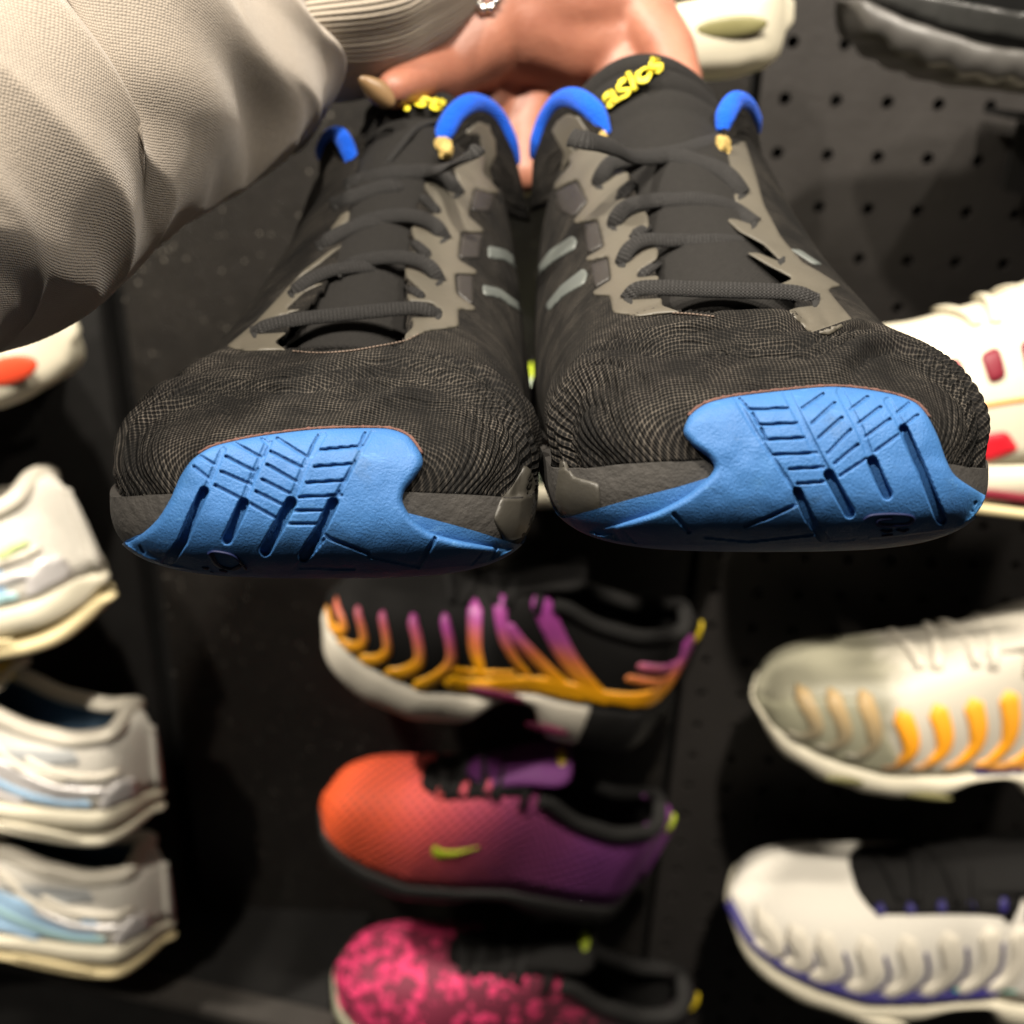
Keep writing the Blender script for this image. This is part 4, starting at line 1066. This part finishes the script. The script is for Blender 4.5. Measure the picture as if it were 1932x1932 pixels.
white = plain('off_white_leather', srgb(208, 201, 186), .5, .06, 60, .0003)
cream = plain('cream_sole_rubber', srgb(206, 199, 178), .55, .06, 50)
wmesh = knit('white_mesh', srgb(216, 211, 200), p=.0022, bump=.0006, sheen=0)
blk = plain('black_upper_fabric', rgb(.0065, .006, .0057), .8, .4, 60, .0004, spec=.2)
blks = plain('black_sole_rubber', rgb(.010, .0092, .0088), .6, .3, 60)
gry = plain('warm_grey_mudguard', srgb(150, 148, 126), .5, .08, 60)
org = grad('yellow_orange_fin', 'Z', [(0, srgb(90, 80, 70)), (.25, srgb(240, 160, 30)), (1, srgb(246, 172, 52))], .5, None, .03, .09)
tanf = grad('tan_fin', 'Z', [(0, srgb(112, 112, 100)), (.45, srgb(150, 134, 104)), (1, srgb(196, 164, 112))], .5, None, .03, .075)
pfin = grad('purple_to_yellow_fin', 'Z', [(0, srgb(242, 176, 14)), (.30, srgb(236, 160, 30)), (.55, srgb(196, 98, 92)), (.75, srgb(168, 70, 146)), (1, srgb(150, 60, 140))], .4, None, .040, .106)
pfin2 = grad('purple_to_yellow_heel', 'Z', [(0, srgb(244, 176, 12)), (.30, srgb(240, 160, 20)), (.50, srgb(206, 110, 70)), (.7, srgb(160, 70, 140)), (1, srgb(150, 60, 140))], .4, None, .050, .124)
lime = plain('lime_print', srgb(178, 196, 44), .5, .1, 60)
yel = plain('yellow_tab', srgb(214, 186, 34), .5, .15, 60)
pink = NT('pink_flyknit'); _c = pink.coord()
_v = pink.n('ShaderNodeTexVoronoi'); _v.inputs['Scale'].default_value = 150; pink.put(_v.inputs['Vector'], _c)
_f = pink.ramp(pink.math('MULTIPLY_ADD', pink.noise(80, 3, .6, _c), .9, pink.math('MULTIPLY', pink.sep(_v.outputs['Color'])[0], .35)), [(.50, (0, 0, 0)), (.60, (1, 1, 1))])
_x = pink.math('MULTIPLY_ADD', pink.sep(_c)[0], 6.0, .55)
_f = pink.math('MULTIPLY', pink.math('SUBTRACT', 1.0, pink.math('MULTIPLY', _f, .85)), pink.math('MINIMUM', 1.0, pink.math('MAXIMUM', 0.0, pink.math('SUBTRACT', 1.05, _x))))
pink.set(Base_Color=pink.mix(pink.math('MINIMUM', pink.math('MULTIPLY', _f, 1.6), 1.0), rgb(.012, .007, .009), srgb(226, 58, 112)), Roughness=.7, Normal=pink.bump(_f, .002))
fade = grad('orange_to_purple_mesh', 'X', [(0, srgb(244, 96, 34)), (.18, srgb(238, 92, 60)), (.34, srgb(216, 84, 92)), (.55, srgb(150, 62, 112)), (.8, srgb(120, 52, 124)), (1, srgb(112, 48, 122))], .7, .0098, -.145, .145)
navy = plain('indigo_piping', srgb(40, 34, 96), .5, .2, 60)
teal = plain('teal_trim', srgb(40, 128, 118), .5, .2, 60)
maroon = plain('maroon_panel', srgb(112, 24, 40), .5, .2, 60)
red = plain('red_print', srgb(206, 30, 44), .5, .15, 60)
redo = plain('orange_red_patch', srgb(220, 74, 44), .5, .15, 60)
silv = plain('silver_overlay', srgb(206, 202, 200), .35, .12, 80); silv.node_tree.nodes['Principled BSDF'].inputs['Metallic'].default_value = .35
aqua = plain('pale_aqua_mesh', srgb(150, 184, 188), .7, .15, 200)
sky = plain('powder_blue_mesh', srgb(150, 182, 210), .7, .15, 200)
slot = plain('olive_sole_window', srgb(120, 116, 78), .4, .2, 60)  # plain olive colour of the slots in the soles
sand = plain('yellowed_sole', srgb(214, 198, 154), .55, .1, 60)
lgrey = plain('silver_sole', rgb(.060, .057, .053), .38, .25, 80)
win = plain('clear_air_window', srgb(150, 146, 134), .08, .3, 80)
wine = plain('wine_shank', srgb(110, 34, 66), .45, .3, 60)
fin = lambda s, ht=.78, lo=.06, b=.045: [(s, ht), (s+b*.5, ht*.72), (s+b*.75, ht*.45), (s+b*.3, ht*.22), (s-b*.35, lo)]

TR = []
TR.append(dict(label='black trainer with purple to yellow fins and white forefoot sole, centre column', ledge='black ledge under the purple and yellow finned trainer',
    toe=(592, 1240), heel=(1226, 1392), y=.64, roll=6, thick=1.7, tall=1.0, upper=blk, tabs=yel, badge=None,
    soles=[('sole', .0, .76, white), ('heel_sole', .762, 1.0, blks), ], arch=.034,
    side=[('fin', fin(s, .86, .06, .05), [5, 7, 11], pfin, .0014) for s in (.03, .09, .155)]+[('fin', fin(s, .86, .04, .06), [7, 8, 10, 12], pfin, .0014) for s in (.235, .315)]
    + [('fin', [(.385, .9), (.41, .55), (.43, .38), (.45, .2)], [11, 9, 6], pfin2, .0012), ('fin', [(.44, .95), (.48, .6), (.53, .35), (.57, .22)], [11, 7, 5], pfin2, .0012),
       ('fin', [(.37, .14), (.45, .10), (.55, .13), (.66, .12), (.76, .07), (.86, .07), (.93, .16), (.965, .35), (.975, .6), (.96, .8)], [13, 13, 14, 17, 18, 18, 15, 12, 10], pfin2, .0016),
       ('fin', [(.54, .92), (.59, .70), (.66, .46), (.73, .24), (.79, .08)], [15, 15, 14, 10], pfin2, .0013), ('fin', [(.48, .72), (.54, .5), (.61, .3), (.69, .12)], [8, 9, 10, 9], pfin2, .0013),
       ('fin', [(.85, .56), (.90, .52), (.96, .50)], [7, 8, 9], pfin2, .0013), ('fin', [(.83, .40), (.90, .34), (.96, .32)], [7, 8, 9], pfin2, .0013),
       ('fin', [(.35, .32), (.43, .26), (.53, .24)], [6, 6, 5], pfin2, .0012)],
    slots=[(.60, .73, .013, .0042, wine), (.42, .58, .029, .0045, wine)], lacemat=M['lace']))
TR.append(dict(label='orange to purple mesh trainer with black sole and small lime tick, centre column', ledge='black ledge under the orange and purple mesh trainer',
    toe=(592, 1560), heel=(1180, 1698), y=.64, roll=10, tall=1.35, upper=fade, tongue=plain('purple_tongue', srgb(92, 36, 96), .7, .2, 60), badge=yel, tabs=lime,
    soles=[('sole', 0, 1, blks)], arch=.010, lacemat=M['lace'],
    side=[('side_emblem', [(.335, .56), (.34, .44), (.36, .385), (.41, .42), (.47, .50), (.40, .475), (.365, .485)], 0, lime, .0012)],
    top=[('lace_panel', [(.26, -.013), (.32, -.024), (.56, -.024), (.58, .024), (.32, .024), (.26, .013)], blk, .0016)]
    + [('lace_loop', [(s, -.023), (s+.006, -.010), (s+.026, -.011), (s+.024, -.023)], fade, .0038) for s in (.305, .365, .425)]))
TR.append(dict(label='pink and black mottled knit trainer at the bottom edge, centre column', ledge='black ledge under the pink mottled trainer',
    tall=1.25, toe=(614, 1872), heel=(1218, 2015), y=.64, roll=8, upper=pink.m, tongue=blk, badge=lime, tabs=yel, soles=[('sole', 0, 1, gry)], arch=.01, lacemat=lime and M['lace'],
    top=[('lace_panel', [(.28, -.010), (.34, -.020), (.56, -.022), (.58, .022), (.34, .020), (.28, .010)], blk, .0016)]))
TR.append(dict(label='white trainer with orange fins and warm grey toe guard at the right edge', ledge='black ledge under the white trainer with orange fins',
    toe=(1396, 1378), heel=(2130, 1476), y=.635, roll=6, upper=grad('white_with_grey_toe', 'X', [(0, srgb(146, 143, 124)), (.24, srgb(146, 143, 124)), (.30, srgb(190, 184, 170)), (1, srgb(190, 184, 170))], .5, None, -.145, .145), soles=[('sole', 0, 1, cream)], arch=.02, lugs=.0022, lugn=11, tall=1.08, laces=6, lacemat=white,
    side=[('mudguard', [(.0, .02), (.012, .55), (.05, .80), (.12, .86), (.19, .84), (.25, .55), (.30, .25), (.31, .05), (.2, .02)], 0, gry, .0016)]
    + [('fin', fin(s, .82, .16, .05), [12, 11, 8, 4], tanf, .0032) for s in (.075, .135, .20)]
    + [('fin', fin(s, .66, .10, .05), [13, 12, 8, 4], org, .0026) for s in (.285, .36, .435, .51, .585)]
    + [('fin', [(.50, .12), (.54, .08), (.62, .08)], [6, 6, 5], org, .0026), ('fin', [(.50, .04), (.56, .03), (.62, .03)], [4, 4, 4], navy, .003)],
    slots=[(.15, .25, .016, .0032, slot), (.33, .46, .012, .0028, slot)]))
TR.append(dict(label='white trainer with black lace panel and indigo piping at the lower right', ledge='black ledge under the white trainer with indigo piping',
    toe=(1342, 1752), heel=(2080, 1882), y=.635, roll=8, upper=wmesh, tongue=blk, collar=blk, badge=cream, soles=[('sole', 0, 1, cream)], arch=.02, lugs=.0012, lugn=9, laces=5, lacemat=blk,
    side=[('piping', [(.0, .26), (.03, .16), (.10, .12), (.2, .11), (.32, .11), (.46, .12), (.6, .13)], [6, 6, 6, 6, 6], navy, .0045)]
    + [('piping', [(s, .62), (s+.025, .40), (s+.02, .22), (s-.012, .04)], [2.2, 2.6, 3.6], navy, .0016) for s in (.08, .14, .215, .30, .385, .47, .55)]
    + [('fin', [(s, .70), (s+.03, .45), (s+.03, .26), (s+.005, .16)], [13, 11, 12], white, .0026) for s in (.05, .11, .17, .255, .34, .425, .51, .58)]
    + [('side_emblem', [(.49, .20), (.495, .10), (.52, .08), (.60, .10), (.66, .16), (.58, .14), (.52, .14)], 0, teal, .002),
       ('piping', [(.60, .80), (.66, .62), (.72, .50)], [4, 4, 3], teal, .0016)],
    top=[('lace_panel', [(.24, -.012), (.27, -.026), (.56, -.028), (.58, .030), (.27, .026), (.24, .012)], blk, .002)]
    + [('lace_loop', [(s, -.027), (s, -.019), (s+.025, -.019), (s+.025, -.027)], navy, .0036) for s in (.27, .33, .39, .45, .51)],
    slots=[(.29, .42, .011, .002, cream)]))
TR.append(dict(label='cream trainer with maroon lace windows and red spots, behind the held pair at right', ledge='black ledge under the cream trainer with red spots',
    toe=(1440, 870), heel=(2290, 975), y=.60, upper=cream, soles=[('sole', 0, 1, cream)], thick=1.35, tall=1.15, lacemat=cream, laces=4,
    side=[('lace_window', [(.11+.07*k, .80), (.145+.07*k, .82), (.165+.07*k, .60), (.135+.07*k, .58)], 0, maroon, .002) for k in range(5)]
    + [('side_emblem', stroke([(.24, .16), (.31, .20)], .0) if False else [(.22, .30), (.30, .30), (.33, .18), (.28, .10), (.23, .16)], 0, red, .002), ('side_emblem', [(.34, .22), (.40, .24), (.44, .10), (.38, .02), (.33, .08)], 0, red, .002),
       ('piping', [(.10, .40), (.25, .42), (.4, .44), (.6, .45)], 2.4, plain('orange_piping', srgb(232, 150, 60), .5, .1, 60), .0018)],
    slots=[(.2, .6, .012, .0032, maroon), (.2, .62, .005, .003, sand)]))
TR.append(dict(label='glossy black trainer with lugged grey sole and clear air window, top right corner', ledge='black ledge under the glossy black trainer',
    ledge_at=.82, toe=(1548, 112), heel=(2300, 275), y=.60, upper=plain('glossy_black_upper', rgb(.008, .008, .008), .10, .3, 60, .0004), soles=[('sole', 0, 1, lgrey)], thick=1.15, lugs=.0035, lugn=14,
    side=[('mudguard', [(.0, .05), (.02, .35), (.10, .42), (.2, .34), (.34, .30), (.5, .3), (.5, .03), (.2, .02)], 0, plain('dark_grey_mudguard', rgb(.02, .02, .019), .3, .2, 60), .0018)],
    slots=[(.40, .52, .016, .006, win), (.56, .64, .016, .006, win)]))
TR.append(dict(label='white trainer heel with tall cream sole, behind the fingers at the top', ledge='black ledge under the white trainer behind the fingers',
    toe=(760, 200), heel=(1482, 140), y=.60, upper=white, soles=[('sole', 0, 1, cream)], thick=1.75, slots=[(.74, .92, .020, .0072, slot)]))
TR.append(dict(label='white trainer with an orange red patch by its heel, under the sleeve at left', ledge='black ledge under the white trainer with the red patch',
    toe=(-480, 915), heel=(180, 708), y=.62, y2=.60, upper=white, slots=[(.83, .975, .0180, .0085, redo)], soles=[('sole', 0, .90, cream), ('heel_sole', .902, 1, cream)], side=[('heel_patch', [(.55, .05), (.62, .30), (.80, .40), (.90, .38), (.92, .2), (.80, .08)], 0, redo, .002)], thick=1.3))
lgm = plain('pale_grey_mesh', srgb(168, 170, 170), .7, .2, 220, .0006)
def runner(lbl, led, toe, heel, y, up_, c1_, c2_, sole2, badge=None, extra=()):
    return dict(label=lbl, ledge=led, toe=toe, heel=heel, y=y+.02, y2=y-.025, upper=up_, soles=[('midsole', 0, 1, cream, .36, 1), ('outsole', 0, 1, sole2, 0, .33)], lining=plain('grey_blue_lining', srgb(70, 92, 112), .8, .2, 60), collar=white, tongue=white, badge=badge, lacemat=white,
        thick=1.05, tall=.92,
        side=[('mesh_panel', [(.30, .10), (.60, .06), (.86, .06), (.87, .42), (.72, .46), (.52, .62), (.36, .60)], 0, c2_, .0010), ('mesh_panel', [(.58, .55), (.74, .52), (.86, .62), (.84, .78), (.70, .72)], 0, lgm, .0010),
              ('side_stripe', [(.50, .55), (.62, .28), (.74, .14), (.88, .10)], [7, 8, 8, 6], c1_, .0018), ('side_stripe', [(.44, .40), (.56, .16), (.70, .05)], [8, 9, 7], c2_, .0018),
              ('side_stripe', [(.70, .42), (.80, .30), (.92, .26)], [6, 7, 6], silv, .0022), ('side_stripe', [(.72, .60), (.82, .48), (.94, .44)], [6, 7, 6], white, .0026), ('side_stripe', [(.60, .70), (.70, .50), (.82, .40)], [6, 6, 5], white, .0026),
              ('heel_cup', [(.90, .04), (.91, .22), (.94, .36), (.97, .30), (.975, .06)], 0, silv, .003)]+list(extra),
        slots=[(.62, .86, .016, .0020, sole2), (.22, .42, .014, .0020, sole2)])
TR.append(runner('silver and white runner with green heel tint, uppermost of the left column', 'black ledge under the silver runner, left column', (-445, 1245), (226, 1172), .62, wmesh, aqua, sky, sand, None,
    [('heel_tint', [(.86, .55), (.92, .60), (.94, .50), (.88, .44)], 0, plain('pale_lime_tint', srgb(186, 200, 140), .5, .1, 60), .0032)]))
TR.append(runner('white and powder blue runner with small yellow tongue tag, middle of the left column', 'black ledge under the powder blue runner, left column', (-330, 1435), (305, 1555), .62, wmesh, sky, silv, cream, yel))
TR.append(runner('white and aqua runner with yellowed sole, lowest of the left column', 'black ledge under the aqua runner, left column', (-300, 1668), (325, 1795), .635, wmesh, aqua, sky, sand))
TR.append(dict(label='pale mint trainer mostly hidden behind the held pair', ledge='black ledge hidden behind the held pair',
    toe=(700, 905), heel=(1400, 955), y=.64, upper=plain('pale_mint_upper', srgb(172, 186, 166), .5, .1, 60), soles=[('sole', 0, 1, cream)], tongue=lime))
for cfg in TR: trainer(cfg)

# ------------------------------------------------------------------ the arm that holds the pair
person = empty('person', tuple(W(700, 60, .42)), label='arm in a pale grey sweatshirt, hand gripping both black shoes by their heels', cat='person')
def ball_chain(g, nodes):
    for (a, ra), (b, rb) in zip(nodes[:-1], nodes[1:]):
        k = max(3, int((b-a).length/.004))
        P = [a.lerp(b, i/k) for i in range(k+1)]; R_ = [ra+(rb-ra)*i/k for i in range(k+1)]
        V, Fc, _ = tube(P, R_, 16); g.add(V, Fc)
    for p, r in nodes:
        bm = bmesh.new(); bmesh.ops.create_icosphere(bm, subdivisions=3, radius=r)
        g.add([v.co+p for v in bm.verts], [[v.index for v in f.verts] for f in bm.faces]); bm.free()
hg = Geo()
H = lambda *l: [(W(u, v, D), r) for u, v, D, r in l]
ball_chain(hg, H((700, -40, .415, .025), (820, -40, .44, .0255), (910, -20, .455, .027), (1000, 20, .468, .030)))
ball_chain(hg, H((1000, 20, .468, .030), (1090, 20, .478, .029), (1160, 10, .478, .024)))          # back of the hand
ball_chain(hg, H((960, 60, .462, .026), (1050, 90, .474, .024), (1130, 90, .478, .020)))
ball_chain(hg, H((1150, 0, .476, .019), (1215, 30, .470, .0155), (1262, 95, .458, .0125), (1285, 165, .448, .0105), (1280, 230, .442, .009)))   # index
ball_chain(hg, H((1110, 40, .480, .019), (1165, 110, .476, .0145), (1175, 200, .468, .012), (1165, 280, .462, .010)))    # middle
ball_chain(hg, H((1030, 90, .476, .018), (1002, 170, .478, .0145), (985, 250, .474, .0125), (985, 330, .468, .0105)))   # ring
ball_chain(hg, H((965, 90, .466, .018), (930, 170, .470, .0135), (900, 250, .464, .011), (888, 310, .458, .009)))        # little
ball_chain(hg, H((930, 20, .456, .024), (895, 85, .446, .0195), (830, 135, .436, .0145), (785, 150, .414, .0108), (742, 170, .398, .0076)))    # thumb
hand = hg.build('body', M['skin'], person)
md = hand.modifiers.new('join', 'REMESH'); md.mode = 'VOXEL'; md.voxel_size = .0019; md.use_smooth_shade = True
md = hand.modifiers.new('soft', 'SMOOTH'); md.factor = .6; md.iterations = 9
bm = bmesh.new(); bmesh.ops.create_uvsphere(bm, u_segments=20, v_segments=12, radius=1)
nt, nb2 = W(678, 146, .378), W(744, 200, .386)
ax = (nb2-nt); ln = ax.length; ax.normalize(); vw = (CAM_LOC-nt).normalized(); sd_ = ax.cross(vw).normalized(); nn = sd_.cross(ax)
for v in bm.verts:
    q = v.co.copy(); wv = .0047*(1-.35*max(0, -q.x))
    v.co = nt+ax*(ln*(q.x+1)/2)+sd_*(q.y*wv)+nn*(q.z*.0012-.0022*q.y*q.y)*(-1 if nn.dot(vw) < 0 else 1)-person.location
me = bpy.data.meshes.new('thumb_nail'); bm.to_mesh(me); bm.free(); me.materials.append(M['nail'])
for p in me.polygons: p.use_smooth = True
o = bpy.data.objects.new('thumb_nail', me); COL.objects.link(o); o.parent = person

def sleeve(name, st, nphi, per, mat, disp, cap=True):
    T = interp(st, per); n = len(T)
    C = [W(r[0], r[1], r[2]) for r in T]
    V, U = [], []; L = 0
    for i in range(n):
        t = (C[min(i+1, n-1)]-C[max(i-1, 0)]).normalized()
        if i: L += (C[i]-C[i-1]).length
        e1 = (CR @ Vector((-.65, .76, 0))); e1 = (e1-t*e1.dot(t)).normalized(); e2 = t.cross(e1).normalized()
        for k in range(nphi):
            a = 2*math.pi*k/nphi
            r = T[i][3]+disp(i/(n-1), a, L, T[i][3])
            V.append(C[i]+e1*(math.cos(a)*r)+e2*(math.sin(a)*r)); U.append((a*.055, L))
    Fc = [(i*nphi+k, i*nphi+(k+1) % nphi, (i+1)*nphi+(k+1) % nphi, (i+1)*nphi+k) for i in range(n-1) for k in range(nphi)]
    o = mesh_obj(name, V, Fc, mat, person, uv=U, world=True)
    bm = bmesh.new(); bm.from_mesh(o.data); bmesh.ops.recalc_face_normals(bm, faces=bm.faces); bm.to_mesh(o.data); bm.free()
    return o
Lp = [(-260, 880, .225, .064), (-150, 780, .235, .063), (0, 640, .25, .062), (110, 572, .265, .061), (208, 510, .285, .060), (300, 430, .30, .058), (400, 358, .325, .056), (500, 300, .35, .053), (565, 252, .372, .049), (600, 205, .388, .044), (606, 178, .398, .037)]
st = []
for u, v, D, r in Lp:
    q = r*F/D; st.append((u-.65*q, v-.76*q, D+.004, r))
def fold(t, a, L, r):
    wv = .5*noise.noise(Vector((math.cos(a), math.sin(a), L*4)))
    b = noise.noise(Vector((L*17+1.1*math.cos(a+.5)+wv, .5*math.cos(a), .5*math.sin(a)+3.3)))
    b2 = noise.noise(Vector((L*34+1.6*math.cos(a-.4)+wv, .9*math.cos(a), .9*math.sin(a)+8.1)))
    d = .0085*b+.0032*(1-abs(b2)*4)*(.4+.6*t)
    e = math.exp(-((t-.93)/.10)**2)
    d += .0025*e*noise.noise(Vector((math.cos(a)*2.2, math.sin(a)*2.2, L*16+9)))+.002*e
    return d
sleeve('sleeve', st, 260, 22, M['sweat'], fold)
cu_st = [(470, 25, .375, .030), (560, 12, .39, .036), (640, -6, .402, .0385), (690, -30, .410, .0368), (770, -66, .428, .0345), (845, -96, .444, .0335), (880, -110, .452, .0325), (888, -112, .454, .030)]
def ribs(t, a, L, r):
    d = .0005*(1-abs(math.sin(a*52))**.8*1.3)
    d += .0026*noise.noise(Vector((math.cos(a)*2.4, math.sin(a)*2.4, L*14+3)))
    return d
sleeve('cuff', cu_st, 900, 12, M['rib'], ribs)

# silver beads over the wrist, just clear of the cuff
bvh_h = BVHTree.FromPolygons([Vector(p) for p in hg.V], [tuple(f) for f in hg.F])
br = empty('bracelet', tuple(W(925, -20, .43)), label='silver bead bracelet on the wrist at the cuff edge, top of the picture', cat='bracelet')
bm = bmesh.new(); bmesh.ops.create_uvsphere(bm, u_segments=14, v_segments=9, radius=.0026)
me = bpy.data.meshes.new('bead'); bm.to_mesh(me); bm.free(); me.materials.append(M['silver'])
for p in me.polygons: p.use_smooth = True
for p in resample(smooth_poly(np.array([(1010, -150), (975, -90), (950, -40), (938, -4), (928, 14), (912, 18), (899, 6), (893, -14), (890, -50), (880, -100)]), 8, closed=False, k=1.0), 15, closed=False):
    l, nr, _, _ = bvh_h.ray_cast(*cam_ray(p))
    if l is None: continue
    o = bpy.data.objects.new('bead', me); COL.objects.link(o); o.parent = br; o.location = l-cam_ray(p)[1]*.0022-br.location
